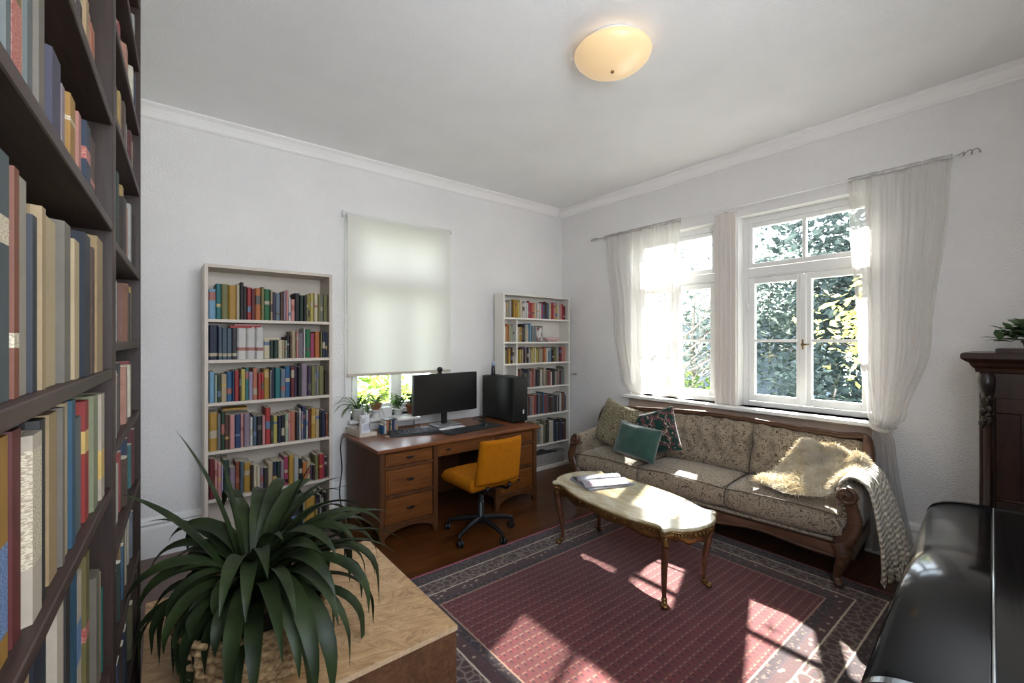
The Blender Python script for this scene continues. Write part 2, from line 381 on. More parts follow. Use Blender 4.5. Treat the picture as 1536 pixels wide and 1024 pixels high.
# ------------------------------------------------------------------ books
FWD = Vector((.6247, .7809)); RGT = Vector((.7809, -.6247))
k = NT('book_cloth'); oi = k.n('ObjectInfo'); v = k.coord(); nz = k.noise(v, 60, 3); n2 = k.noise(v, 9, 2)
f_ = k.math('MULTIPLY_ADD', nz.outputs[0], .2, k.math('MULTIPLY_ADD', n2.outputs[0], .25, .42))
cc = k.n('VectorMath', operation='SCALE'); k.set(cc, 0, oi.outputs['Color']); k.set(cc, 'Scale', f_)
k.pbsdf(cc.outputs[0], .55, k.bump(nz.outputs[0], .1, .001), spec=.35); M_BOOK = k.m
k = NT('book_paper'); v = k.coord(scale=(300, 6, 300)); nz = k.noise(v, 2, 2)
k.pbsdf(k.ramp(nz.outputs[0], [(.3, lin(196, 184, 160)), (.7, lin(226, 216, 196))]), .9); M_PAPER = k.m
def m_title(name, rgb, ink):
    k = NT(name); v = k.coord(scale=(160, 160, 620)); nz = k.noise(v, 1.0, 2, .7)
    k.pbsdf(k.ramp(nz.outputs[0], [(.47, lin(rgb)), (.53, lin(ink))], 'LINEAR'), .5); return k.m
ACC = [m_title('title_band_cream', (186, 174, 148), (140, 124, 104)), m_title('title_band_dark', (38, 36, 42), (96, 88, 72)),
       m_title('title_band_red', (130, 44, 42), (160, 110, 96)), m_title('title_band_blue', (48, 72, 110), (110, 126, 150)), plain('title_band_gold', (176, 146, 82), .4)]
BMATS = [M_BOOK, M_PAPER]+ACC
PAL = dict(
 K=('black', (34, 33, 36)), k=('charcoal', (58, 57, 60)), N=('navy', (38, 46, 70)), n=('dark blue', (44, 66, 104)), B=('blue', (50, 106, 150)), b=('light blue', (132, 178, 206)),
 T=('teal', (44, 122, 124)), t=('blue-grey', (118, 132, 146)), s=('slate', (84, 102, 116)), G=('green', (46, 118, 74)), g=('dark green', (44, 68, 54)), o=('olive', (134, 130, 82)), O=('orange', (206, 122, 62)),
 y=('yellow', (206, 188, 98)), Y=('gold', (192, 148, 62)), C=('cream', (222, 208, 176)), c=('beige', (196, 174, 138)), W=('white', (226, 222, 216)), p=('pink', (214, 150, 146)), P=('magenta', (176, 66, 100)),
 R=('red', (184, 60, 58)), r=('dark red', (116, 42, 46)), S=('salmon', (206, 128, 100)), D=('brown', (96, 66, 50)), d=('dark brown', (62, 46, 40)), u=('purple', (70, 54, 84)), m=('mauve', (154, 134, 148)), L=('lavender', (172, 160, 186)),
 x=('grey', (136, 134, 130)), X=('pale grey', (182, 182, 178)), q=('rust', (150, 84, 56)), i=('indigo', (78, 78, 116)), v=('pale green', (164, 178, 152)))
ORD = ['first', 'second', 'third', 'fourth', 'fifth', 'sixth', 'seventh', 'eighth', 'ninth', 'tenth', 'eleventh', 'twelfth', 'thirteenth', 'fourteenth', 'fifteenth', 'sixteenth', 'seventeenth', 'eighteenth', 'nineteenth', 'twentieth']
ORD += ['twenty-'+w_ for w_ in ORD[:9]]+['thirtieth']+['thirty-'+w_ for w_ in ORD[:9]]+['fortieth']
brd = random.Random(77)
def book_bm(mb, w, h, d, M=None, band=None, rounded=True):
    """spine towards -y at y=0, standing at z=0"""
    e = w*.18 if rounded else 0
    o = [(-w/2, d), (-w/2, .004+e*.6), (-w/2+e, 0), (w/2-e, 0), (w/2, .004+e*.6), (w/2, d)]
    zs = [0, h]
    if band: zs = [0, h*band[0], h*band[1], h]
    for j in range(len(zs)-1):
        mi = band[2] if (band and j == 1) else 0
        for a, b in zip(o, o[1:]+o[:1]):
            if mi and (a[1] > d*.5 or b[1] > d*.5): m2 = 0
            else: m2 = mi
            P = [Vector((a[0], a[1], zs[j])), Vector((b[0], b[1], zs[j])), Vector((b[0], b[1], zs[j+1])), Vector((a[0], a[1], zs[j+1]))]
            if M is not None: P = [M @ q for q in P]
            mb.quad(*P, mi=m2)
    for z, mi in ((0, 0), (h, 1)):
        f = mb.bm.faces.new([mb.bm.verts.new((M @ Vector((a[0], a[1], z))) if M is not None else Vector((a[0], a[1], z))) for a in o]); f.material_index = mi
def make_book(root_loc, rz, x, y, z, w, h, d, code, label, group, band=None, tilt=0, big=False):
    M0 = T(*root_loc) @ R(rz, 'Z')
    mb = MB()
    if big:
        # boards and spine round a block of pages
        t = min(.004, w*.14); e = w*.15
        zs = [0, h] if not band else [0, h*band[0], h*band[1], h]
        for j in range(len(zs)-1):
            m_ = band[2] if (band and j == 1) else 0
            mb.prism([(-w/2, .006+e), (-w/2+e, 0), (w/2-e, 0), (w/2, .006+e)], zs[j], zs[j+1], mi=m_)
        mb.box(-w/2, .006+e, 0, -w/2+t, d, h); mb.box(w/2-t, .006+e, 0, w/2, d, h)
    else: book_bm(mb, w, h, d, None, band)
    b = mb.build('book', BMATS)
    if big:
        pg = MB(); pg.box(-w/2+t, .007+e, .003, w/2-t, d-.004, h-.004); pg.build('page_block', M_PAPER, b)
    b.color = lin(PAL[code][1]); b.matrix_world = M0 @ T(x, y, z) @ R(tilt, 'Y')
    tag(b, label, 'book', group); return b
def rnd_band(p):
    if brd.random() > p: return None
    a = brd.uniform(.12, .72); return (a, min(.93, a+brd.uniform(.06, .28)), brd.choice([2, 2, 3, 4, 5, 6]))

# ------------------------------------------------------------------ dark bookcase (two units along the wall)
M_DARK = wood('dark_stained_wood', (30, 20, 17), (62, 44, 38), 'x', 1, .5, grain=18)
M_DARKV = wood('dark_stained_wood_upright', (28, 19, 16), (56, 40, 34), 'z', 1, .5, grain=18)
DO = (-.1367, .1093, 0); DRZ = math.atan2(.99934, .0364)
def dark_unit(label, s0, s1, shelves, top, depth=.26):
    root = thing('bookcase', label, 'bookcase', DO, DRZ, 'dark bookcase units')
    for x0 in (s0, s1-.024):
        mb = MB(); mb.box(x0, 0, 0, x0+.024, depth, top, .0015); mb.build('side_panel', M_DARKV, root)
    mb = MB(); mb.box(s0+.025, depth-.008, .0, s1-.025, depth-.002, top-.03); mb.build('back_panel', M_DARKV, root)
    mb = MB(); mb.box(s0+.0245, 0, top-.026, s1-.0245, depth-.009, top, .0015); mb.build('top_board', M_DARK, root)
    mb = MB(); mb.box(s0+.0245, .02, 0, s1-.0245, .04, .07); mb.build('plinth', M_DARK, root)
    for z in shelves:
        mb = MB(); mb.box(s0+.0245, .001, z-.023, s1-.0245, depth-.009, z, .002); mb.build('shelf', M_DARK, root)
    return root
NZ = [2.50, 2.043, 1.787, 1.433, 1.1475, .714, .36, .093]
FZ = [2.80, 2.556, 2.311, 2.077, 1.755, 1.497, 1.235, .97, .70, .40, .093]
dark_unit('dark-stained tall bookcase unit with thick shelves of old books beside the camera', .10, 1.353, NZ, 3.0)
dark_unit('dark-stained tall bookcase unit with closer shelves between big unit and potted plant', 1.355, 2.138, FZ, 3.0)
def s_of(px): return 1.2453*.175/(-.742-(px-768)/660)
def z_of(px, y): return 1.5-(y-511)/660*(.175/(-.742-(px-768)/660))
NROWS = [  # px0, px1, top y or None, colour
 (1, 'top shelf in view', [(98, 118, None, 's'), (119, 130, 5, 'r'), (131, 135, 30, 'c'), (135, 139.5, 40, 'd'), (139.5, 145, 45, 'c'), (145, 150, 55, 'p'), (150.5, 157, 60, 'S')]),
 (2, 'second shelf in view', [(0, 10, None, 'c'), (10, 26, None, 'C'), (26.5, 37, None, 't'), (37, 56, None, 'o'), (56.5, 70, None, 'C'), (70, 80, None, 't'), (80.5, 91.5, None, 'x'), (92, 108.5, 88, 'i'), (109, 115, 135, 'L'), (115, 125, 150, 'Y'), (125.5, 132, 162, 'q'), (132, 137.3, 175, 'p'), (137.5, 146, 190, 'n'), (146.3, 151, 208, 'R'), (151, 161.5, 211, 'D')]),
 (3, 'third shelf in view', [(-16, 0, None, 'g'), (0, 25, 357, 'c'), (25.3, 32, 172, 'g'), (32.3, 50, 235, 's'), (50.3, 60, 258, 'q'), (60.3, 75, 273, 'X'), (75.3, 84, 328, 'N'), (84.2, 91.6, 315, 'c'), (92, 111.5, 332, 'C'), (112, 123.5, 338, 'x'), (124, 133.6, 363, 'C'), (134, 145.7, 354, 'N'), (146, 151, 373, 'D'), (151.3, 163, 360, 'c')]),
 (4, 'fourth shelf in view', [(-8, 15.6, 661, 'n'), (16, 22.6, 705, 'm'), (23, 35.6, 652, 'N'), (36, 50, 652, 'Y'), (50.4, 66, 642, 'r'), (66.4, 84.6, 648, 'W'), (85, 95.6, 627, 'k'), (96, 111, 618, 'c'), (111.3, 116.2, 610, 'x'), (116.4, 124, 603, 'C'), (124.3, 131, 595, 'B'), (131.3, 143, 625, 't'), (143.3, 150, 600, 'R'), (150.2, 158.6, 592, 'v'), (159, 165, 590, 'W')]),
 (5, 'lowest shelf in view', [(52, 72.5, 990, 'c'), (73, 96.6, 956, 'N'), (97, 110, 887, 'W'), (110.3, 118.6, 884, 'k'), (119, 136, 866, 'B'), (136.3, 144, 855, 'W'), (144.3, 151, 826, 'o'), (151.3, 158, 858, 'x'), (158.2, 168, 864, 'C'), (168.3, 174, 870, 'T')])]
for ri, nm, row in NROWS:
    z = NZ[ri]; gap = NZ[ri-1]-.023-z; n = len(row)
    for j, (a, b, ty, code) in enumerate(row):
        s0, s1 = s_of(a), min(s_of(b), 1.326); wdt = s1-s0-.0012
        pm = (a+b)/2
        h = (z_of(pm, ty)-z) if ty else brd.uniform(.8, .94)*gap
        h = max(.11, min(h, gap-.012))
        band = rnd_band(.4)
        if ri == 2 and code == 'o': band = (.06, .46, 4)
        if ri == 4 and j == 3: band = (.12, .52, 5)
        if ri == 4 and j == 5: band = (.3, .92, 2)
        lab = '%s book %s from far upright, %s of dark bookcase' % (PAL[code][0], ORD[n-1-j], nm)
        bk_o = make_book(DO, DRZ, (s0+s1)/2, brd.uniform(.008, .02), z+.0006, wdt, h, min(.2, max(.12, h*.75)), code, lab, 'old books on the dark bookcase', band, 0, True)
        c_ = PAL[code][1]; g_ = sum(c_)/3; bk_o.color = lin(tuple(w_*(.96*q_+.04*g_) for q_, w_ in zip(c_, (.80, .75, .68))))      # covers darkened and warmed: dim light put into their colour

# ------------------------------------------------------------------ cream-white bookcase beside the blind
M_CREAM = plain('cream_laminate', (198, 186, 172), .45, var=.02, scale=3)
M_WHITE = plain('white_laminate', (226, 221, 212), .4, var=.02, scale=3)
def bookcase(label, x0, x1, yf, yb, top, shelves, mat, plinth=.06, st=.022, dividers=()):
    root = thing('bookcase', label, 'bookcase', (x0, yf, 0)); W, D = x1-x0, yb-yf
    for a in (0, W-st):
        mb = MB(); mb.box(a, 0, 0, a+st, D, top, .0012); mb.build('side_panel', mat, root)
    mb = MB(); mb.box(st, 0.002, top-st, W-st, D-.006, top-.0005, .0012); mb.build('top_board', mat, root)
    mb = MB(); mb.box(st, D-.005, plinth, W-st, D, top-st); mb.build('back_panel', mat, root)
    if plinth > .02: mb = MB(); mb.box(st, .012, 0, W-st, .026, plinth-.001); mb.build('plinth', mat, root)
    for z in shelves:
        mb = MB(); mb.box(st, .003, z-st, W-st, D-.006, z, .0012); mb.build('shelf', mat, root)
    for x, z0, z1 in dividers:
        mb = MB(); mb.box(x-.009, .003, z0, x+.009, D-.006, z1); mb.build('divider', mat, root)
    return root
LB = (.236, 1.078, 3.655, 3.920)
LZ = [1.651, 1.367, 1.070, .735, .404, .062]
bookcase('cream bookcase filled with colourful books standing beside the window blind', LB[0], LB[1], LB[2], LB[3], 2.03, LZ, M_CREAM)
LROWS = [
 'b175:300 T212:262 o262:262 Y320:265 C345:255 K370:240 d396:265 R426:272 r456:278 O501:272 o526:260 G573:272 c589:280 u613:293 t651:300 D673:290 m695:280 p716:270 W736:330 p769:340 K811:288 g841:303 K866:303 o883:295 y899:294 y931:280 C963:274 o991:284 x1016:284 o1052:284',
 'N191:552 s216:585 s251:593 s286:593 k323:585 W393:572 W459:572 W519:572 C571:660 g601:665 g633:665 C666:660 c690:660 v706:662 k729:630 D743:620 c779:585 p798:585 x816:600 m842:590 W856:553 G901:560 P942:590 O986:574 o1001:572 N1030:570 N1054:572',
 'b172:870 v191:912 g216:920 c257:918 B298:870 n313:890 R346:865 d358:880 y391:915 T419:880 L449:890 S486:912 R510:900 R532:890 Y577:858 x592:890 N618:880 T662:860 t702:872 B747:874 r777:895 u803:880 K832:880 m887:842 u920:868 o954:842 x963:850 x988:838 o1036:880 d1056:870',
 'Y192:285 x217:293 g242:270 D276:290 p314:290 n357:282 p381:276 m427:272 W449:300 s477:280 K517:285 p541:280 R582:215 g604:270 y640:275 N667:270 K697:262 v726:252 p747:246 S787:232 k817:232 W832:205 m847:228 n874:180 X894:212 r917:200 Y957:188 c994:195 K1007:215 N1047:200 q1066:225',
 'r171:570 p194:585 p218:600 L234:620 g277:580 m320:640 q353:590 s380:590 Y432:600 d452:615 C477:620 C502:630 m532:640 k562:640 c602:600 N637:590 g662:585 m692:580 P730:545 Y772:525 X814:545 K844:555 O878:590 c912:570 u932:650 d952:640 o987:525 R1022:510 P1040:515 d1064:545',
 'k850:930 X862:935 Y962:930 u980:935 k1000:935 X1014:930 d1032:940 K1056:930']
LBASE = [(500, 525), (812, 798), (1090, 1060), (545, 430), (880, 750), (1020, 1020)]
HT = []
xi0, xi1 = .026, LB[1]-LB[0]-.026
for r, row in enumerate(LROWS):
    items = row.split(); prev = 125 if r < 2 else 135; a0, a1 = (125, 1055) if r < 2 else (132, 1068); n = len(items)
    if r == 5: prev = 640
    for j, it in enumerate(items):
        code = it[0]; xr, ty = it[1:].split(':'); xr = float(xr); ty = float(ty)
        u0, u1 = (prev-a0)/(a1-a0), (xr-a0)/(a1-a0); prev = xr
        x0, x1 = xi0+(xi1-xi0)*max(0, u0), xi0+(xi1-xi0)*min(1, u1)
        base = LBASE[r][0]+(LBASE[r][1]-LBASE[r][0])*(u0+u1)/2
        sc_ = (3.01+(3.52-3.01)*(1-(u0+u1)/2))/660/5.12
        h = (base-ty)*sc_
        if r == 2: h = (base+20-ty+0)*sc_*.0+brd.uniform(.19, .235)+(.03 if code in 'mo' and ty < 850 else 0)
        if r == 4: h = h*.88
        if r == 5: h = brd.uniform(.2, .24)
        gap = (2.03 if r == 0 else LZ[r-1])-.022-LZ[r]
        h = max(.12, min(h, gap-.02))
        band = rnd_band(.5)
        if r == 0 and j == 0: band = (.62, .9, 4)
        if r == 1 and code == 'W' and xr < 600: band = (.26, .36, 4)
        if r == 1 and j < 5: band = (.1, .2, 2)
        HT.append((r, j, (x0+x1)/2, h))
        rown = ['top', 'second', 'third', 'fourth', 'fifth', 'bottom'][r]
        lab = '%s book %s from blind side, %s shelf of cream bookcase' % (PAL[code][0], ORD[n-1-j], rown)
        make_book((LB[0], LB[2], 0), 0, (x0+x1)/2, brd.uniform(.012, .04), LZ[r]+.0006, x1-x0-.0012, h, brd.uniform(.14, .19), code, lab, 'books on the cream bookcase', band)
# books lying flat on top of rows
def flat_book(loc, rz, w, d, h, code, label, group):
    mb = MB(); mb.box(-w/2, -d/2, 0, w/2, d/2, h*.16); mb.box(-w/2, -d/2, h*.84, w/2, d/2, h); mb.box(-w/2, -d/2, h*.16, w/2, -d/2+.004, h*.84)
    b = mb.build('book', BMATS); pg = MB(); pg.box(-w/2+.004, -d/2+.0045, h*.16, w/2-.004, d/2-.004, h*.84); pg.build('page_block', M_PAPER, b)
    b.color = lin(PAL[code][1]); b.location = loc; b.rotation_euler = (0, 0, rz); tag(b, label, 'book', group)
flat_book((LB[0]+.245, LB[2]+.09, LZ[1]+.2245), .03, .19, .13, .016, 'R', 'red book lying flat on three white volumes on the second cream shelf', 'books on the cream bookcase')
flat_book((LB[0]+.265, LB[2]+.09, LZ[1]+.2415), -.04, .17, .12, .010, 'p', 'pink thin book lying topmost above three white volumes on the second cream shelf', 'books on the cream bookcase')

def on_row(r, xa, xb, t, code, label, d=.12, rz=0):
    z = max(h for (q, j, x, h) in HT if q == r and xa-.012 < x < xb+.012)+LZ[r]+.0012
    if z+t < LZ[r-1]-.024: flat_book((LB[0]+(xa+xb)/2, LB[2]+.10, z), rz, xb-xa, d, t, code, label, 'books on the cream bookcase')
on_row(3, .11, .26, .013, 'Y', 'gold book lying flat across the row on the fourth cream shelf', .12, .02)
on_row(1, .355, .47, .014, 'C', 'cream book lying flat above small green books on the second cream shelf', .11, 0)
# ------------------------------------------------------------------ tall white bookcase in the room corner
RB = (2.885, 3.905, 3.752, 3.920)
RZ = [1.755, 1.488, 1.250, .974, .653, .305, .045]
bookcase('white open bookcase of paperbacks in the room corner beyond the sofa', RB[0], RB[1], RB[2], RB[3], 2.02, RZ, M_WHITE, .03, .02,
         [(.19, RZ[1], RZ[0]-.02), (.19, RZ[2], RZ[1]-.02), (.19, RZ[3], RZ[2]-.02)])
RROWS = [(0, .022, .97, .15, 'WcXDYYyCWWWPRSCWWPBDtCRpyWpRr', 'top'), (1, .022, .178, .15, 'cOcvX', 'second'), (1, .205, .27, .14, 'cY', ''), (2, .022, .178, .15, 'oDYdC', ''), (2, .205, .955, .16, 'YyDcdmkXcyCyocXmOOWtbdooXurpS', 'third')]
rest = MB()
ALLC = list('WcXDYCRSBtnkoqgTdxsNr')
def stuff_row(z, x0, x1, gap, M, dpt=.12, wmin=.018, wmax=.04):
    x = x0
    while x < x1-.015:
        w_ = min(brd.uniform(wmin, wmax), x1-x); h = brd.uniform(.6, .86)*gap
        b = MB(); book_bm(b, w_-.001, h, dpt)
        me = bpy.data.meshes.new('tmp'); b.bm.to_mesh(me); b.bm.free()
        c = brd.choice(ALLC); t = bmesh.new(); t.from_mesh(me); bpy.data.meshes.remove(me)
        for f in t.faces: f.material_index = 1 if f.material_index == 1 else 7+ALLC.index(c)
        rest.merge(t, M @ T(x+w_/2, brd.uniform(.008, .03), z+.0006)); x += w_
ind = 0
for r, x0, x1, hh, codes, nm in RROWS:
    gap = (2.0 if r == 0 else RZ[r-1]-.02)-RZ[r]
    wid = [brd.uniform(.8, 1.25) for _ in codes]; tot = sum(wid); x = x0; n = len(codes)
    for j, code in enumerate(codes):
        w_ = (x1-x0)*wid[j]/tot
        h = min(gap-.02, gap*brd.uniform(.66, .84))
        side = 'narrow compartment,' if x1 < .2 else ('beside divider,' if nm == '' else 'main row,')
        rown = ['top', 'second', 'third'][r]
        lab = '%s paperback %s from sofa end, %s %s shelf, corner bookcase' % (PAL[code][0], ORD[n-1-j], side, rown)
        make_book((RB[0], RB[2], 0), 0, x+w_/2, brd.uniform(.008, .03), RZ[r]+.0006, w_-.001, h, .115, code, lab, 'paperbacks on the corner bookcase', rnd_band(.4)); x += w_
M_rb = T(RB[0], RB[2], 0)
stuff_row(RZ[3], .022, .178, .18, M_rb); stuff_row(RZ[3], .205, .95, .255, M_rb); stuff_row(RZ[4], .022, .99, .29, M_rb); stuff_row(RZ[5], .022, .98, .32, M_rb, .13, .02, .05)
M_du = T(*DO) @ R(DRZ, 'Z')
for a, b in zip(FZ[1:], FZ[:-1]): stuff_row(a, 1.38, 2.112, b-.023-a, M_du, .17, .03, .075)
cm = []
for c in ALLC: cm.append(plain('paperback_'+PAL[c][0].replace(' ', '_').replace('-', '_'), tuple(v_*.52+(sum(PAL[c][1])/3)*.3 for v_ in PAL[c][1]), .6, var=.1, scale=40))
tag(rest.build('shelved_books', BMATS+cm), 'small books filling the lower corner bookcase shelves and the farther dark unit', 'books', kind='stuff')
# ------------------------------------------------------------------ desk
M_OAK = wood('honey_oak_top', (86, 47, 24), (130, 76, 42), 'x', 1, .4, coat=.15, grain=16)
M_OAKF = wood('honey_oak_front', (78, 43, 14), (116, 67, 26), 'x', 1.3, .42, coat=.1, grain=14)
M_OAKS = wood('oak_side', (58, 31, 11), (92, 53, 23), 'z', 1, .5, grain=14)
M_KNOB = plain('dark_bronze', (52, 42, 36), .4, .7)
DX0, DX1, DY0, DY1, DZ = 1.22, 2.80, 3.07, 3.855, .706
desk = thing('writing_desk', 'large honey-brown oak pedestal desk under the blind between the two bookcases', 'desk', (DX0, DY0, 0)); DW, DD = DX1-DX0, DY1-DY0
mb = MB(); mb.box(0, 0, DZ-.028, DW, DD, DZ, .008, seg=3); mb.build('desktop', M_OAK, desk)
def pedestal(x0, x1):
    f = MB(); y0 = .03
    f.box(x0, y0, .115, x0+.018, DD-.03, DZ-.029); f.box(x1-.018, y0, .115, x1, DD-.03, DZ-.029); f.box(x0+.018, DD-.05, .115, x1-.018, DD-.03, DZ-.029)
    f.box(x0+.018, y0+.01, .12, x1-.018, DD-.05, .135)
    for a in (x0-.004, x1-.036): f.box(a, y0-.008, .0, a+.04, y0+.03, DZ-.0295, .005)                  # corner stiles run down into feet
    for z in (.655+.022, .555, .342, .124): f.box(x0+.036, y0-.004, z-.011, x1-.036, y0+.02, z+.011, .003)
    # arched apron
    o = [(x0+.036, .113)]; n = 14
    o += [(x0+.036+(x1-x0-.072)*i/n, .045+.055*math.sin(PI*min(1, max(0, i/n)))**.6) for i in range(n+1)]
    o += [(x1-.036, .113)]
    f.prism(o, y0-.003, y0+.014, 'y')
    f.build('pedestal', M_OAKS, desk)
    for z0, z1 in ((.567, .664), (.354, .543), (.136, .33)):
        d = MB(); d.box(x0+.042, y0+.001, z0+.002, x1-.042, y0+.02, z1-.002, .003); d.box(x0+.058, y0-.003, z0+.018, x1-.058, y0+.0015, z1-.018, .002)
        d.box(x0+.06, y0+.02, z0+.01, x1-.06, DD-.1, z1-.02)
        dr = d.build('drawer', M_OAKF, desk)
        k_ = MB(); zc = (z0+z1)/2+.005; xc = (x0+x1)/2
        k_.ball((xc, y0-.006, zc), .009, 8, sc=(2.6, .5, 1)); k_.tube([(xc-.03, y0-.008, zc), (xc-.015, y0-.022, zc-.005), (xc+.015, y0-.022, zc-.005), (xc+.03, y0-.008, zc)], .0045, 6); k_.build('knob', M_KNOB, dr)
    b = MB()
    for a in (x0, x1-.035): b.box(a, DD-.07, 0, a+.035, DD-.035, .114, .004)
    for (a) in (x0, x1-.035): b.build('foot', M_OAKS, desk) if a != x0 else None
pedestal(.03, .50); pedestal(DW-.50, DW-.03)
d = MB(); d.box(.502, .034, .575, DW-.502, .052, .672, .003); d.box(.52, .03, .592, DW-.52, .0345, .655, .002); d.box(.53, .052, .59, DW-.53, .5, .66)
dr = d.build('drawer', M_OAKF, desk)
for xc in (.60, DW-.60):
    k_ = MB(); k_.ball((xc, .024, .625), .009, 8, sc=(2.2, .5, 1)); k_.tube([(xc-.025, .022, .625), (xc, .01, .62), (xc+.025, .022, .625)], .0045, 6); k_.build('knob', M_KNOB, dr)
mb = MB(); mb.box(.502, DD-.16, .06, DW-.502, DD-.146, .675); mb.build('back_panel', M_OAKS, desk)
mb = MB(); mb.box(.502, .3, .56, DW-.502, .315, .575); mb.build('drawer_runner', M_OAKS, desk)

# ------------------------------------------------------------------ desk chair
M_MUST = plain('mustard_fabric', (158, 94, 2), .9, var=.06, scale=30, bump=.25, bscale=700, spec=.15)
M_BLACK = plain('black_plastic', (16, 16, 18), .4, var=.05)
M_BLKM = plain('black_metal', (40, 41, 44), .35, .6, var=.05)
ch = thing('office_chair', 'mustard-yellow fabric swivel chair on black castors in front of the desk', 'chair', (1.95, 2.83, 0), 0)
def slab(fn, nu=14, nv=14, th=.06, M=None, edge=.35):
    """soft upholstered slab: closed surface round a curved sheet fn(u,v)->(point, normal)"""
    mb = MB()
    def side(sg):
        def g(u, v):
            p, n = fn(u, v); e = min(u, 1-u, v, 1-v)/edge*2; t = th/2*math.sqrt(max(0, 1-(1-min(1, e))**2))
            return Vector(p)+Vector(n)*t*sg
        return g
    mb.grid(side(1), nu, nv, M); mb.grid(side(-1), nu, nv, M)
    return mb
def sq(u): return .5-.5*math.cos(PI*u) if False else u
mb = slab(lambda u, v: ((-.23+.46*u, -.21+.45*v, .44+.012*math.cos((u-.5)*3)-.03*max(0, v-.8)), (0, 0, 1)), 18, 18, .095, None, .1)
seat = mb.build('seat', M_MUST, ch, weld=True, sub=1)
def bk(u, v):
    x = (-.205+.41*u)*(1-.07*abs(2*v-1)*0-.06*(v)); return ((x, -.215-.05*v-.03*math.cos((u-.5)*PI)+.0, .45+.345*v), (0, 1, -.12))
mb = slab(bk, 18, 18, .06, None, .08); mb.build('backrest', M_MUST, ch, weld=True, sub=1)
mb = MB(); mb.tube([(-.10, -.07, .382), (-.10, -.2, .385), (-.10, -.232, .41), (-.10, -.242, .44)], .012, 8); mb.tube([(.10, -.07, .382), (.10, -.2, .385), (.10, -.232, .41), (.10, -.242, .44)], .012, 8); mb.box(-.12, -.12, .365, .12, .1, .392, .008); mb.build('seat_mechanism', M_BLACK, ch)
mb = MB(); mb.lathe([(0, .09), (.034, .09), (.034, .13), (.030, .135), (.030, .25), (.026, .255), (.024, .256), (.024, .37), (0, .37)], 16); mb.build('column', M_BLACK, ch)
for q in range(5):
    a = math.radians(201+72*q); M = R(a)
    mb = MB(); mb.tube(catmull([(.02, 0, .125), (.12, 0, .115), (.22, 0, .095), (.272, 0, .080)], 4), [.026-.001*i for i in range(13)], 8, M, flat=.8); mb.tube([(.27, 0, .085), (.27, 0, .055)], .009, 8, M)
    lg = mb.build('leg', M_BLKM, ch)
    cM = M @ T(.27, 0, .028) @ R(1.1+q, 'Z') @ T(.012, 0, 0) @ R(PI/2, 'X')
    mb = MB()
    for s in (-1, 1): mb.lathe([(0, -.008), (.024, -.008), (.028, -.004), (.028, .004), (.024, .008), (0, .008)], 18, cM @ T(0, 0, s*.012))
    mb.box(-.012, -.006, -.026, .018, .026, .026, .006, cM); mb.build('castor', M_BLACK, lg)

def cushion(name, label, w, h, th, mat, M, n=18, pinch=.07, seam=None, cat='cushion', back=None):
    mb = MB()
    def g(sg):
        def f(u, v):
            a, b = 2*u-1, 2*v-1
            sx = 1-pinch*(1-b*b)*abs(a)**3; sy = 1-pinch*(1-a*a)*abs(b)**3
            t = th/2*max(0, (1-a**4)*(1-b**4))**.55*(1+.05*math.sin(7*a+3*b)+.04*math.sin(5*b-4*a))
            return (a*w/2*sx, sg*t, b*h/2*sy)
        return f
    mb.grid(g(-1), n, n); mb.grid(g(1), n, n)
    o = mb.build(name, mat, None, weld=True, sub=1); o.matrix_world = M
    tag(o, label, cat); return o
# ------------------------------------------------------------------ things on the desk
e_ = .0008
def P(px, y, z=DZ):
    d = (1.5-z)*660/(y-511); l = (px-768)/660; q = FWD*d+RGT*(l*d); return Vector((q.x, q.y, z))
pc = thing('computer_tower', 'big black desktop computer tower standing on the desk by the corner bookcase', 'computer', (2.64, 3.27, DZ+e_))
mb = MB(); mb.box(0, .012, .012, .175, .53, .435, .005); mb.build('case', plain('black_case', (12, 12, 13), .45, var=.04), pc)
mb = MB(); mb.box(.002, 0, .012, .173, .0115, .435, .004); fp = mb.build('front_panel', plain('black_front', (16, 16, 18), .35, var=.04), pc)
mb = MB()
mb.prism([(.118+.015*math.cos(a)*(.6), .105+.021*math.sin(a)) for a in [2*PI*i/20 for i in range(20)]], -.0012, -.0002, 'y'); mb.build('white_emblem', plain('emblem_white', (236, 238, 240), .3, var=0), fp)['label'] = 'small white oval emblem'
mb = MB(); mb.tube([(.118-.004, -.002, .098), (.118+.003, -.002, .112)], .0022, 6); mb.build('emblem_mark', M_BLACK, fp)
mb = MB()
for x in (.02, .135):
    for y in (.03, .47): mb.box(x, y, 0, x+.025, y+.04, .0118, .002)
mb.build('foot', M_BLACK, pc)
mb = MB(); mb.box(.02, .03, .4352, .155, .5, .439, .001); mb.build('top_grille', plain('grey_mesh', (44, 45, 48), .6), pc)
def on(px, y, z=DZ): return P(px, y, z)
# bottle on the tower
bt = thing('bottle', 'slim dark bottle with pale blue top standing on the computer tower', 'bottle', (2.68, 3.66, DZ+e_+.4395))
mb = MB(); mb.lathe([(0, 0), (.021, 0), (.023, .01), (.021, .06), (.017, .09), (.014, .095), (0, .095)], 16); mb.build('body', plain('dark_plum_glass', (40, 32, 44), .25), bt)
mb = MB(); mb.lathe([(0, .0955), (.0165, .0955), (.0165, .132), (.013, .137), (0, .137)], 16); mb.build('cap', plain('pale_blue_cap', (150, 172, 200), .4), bt)
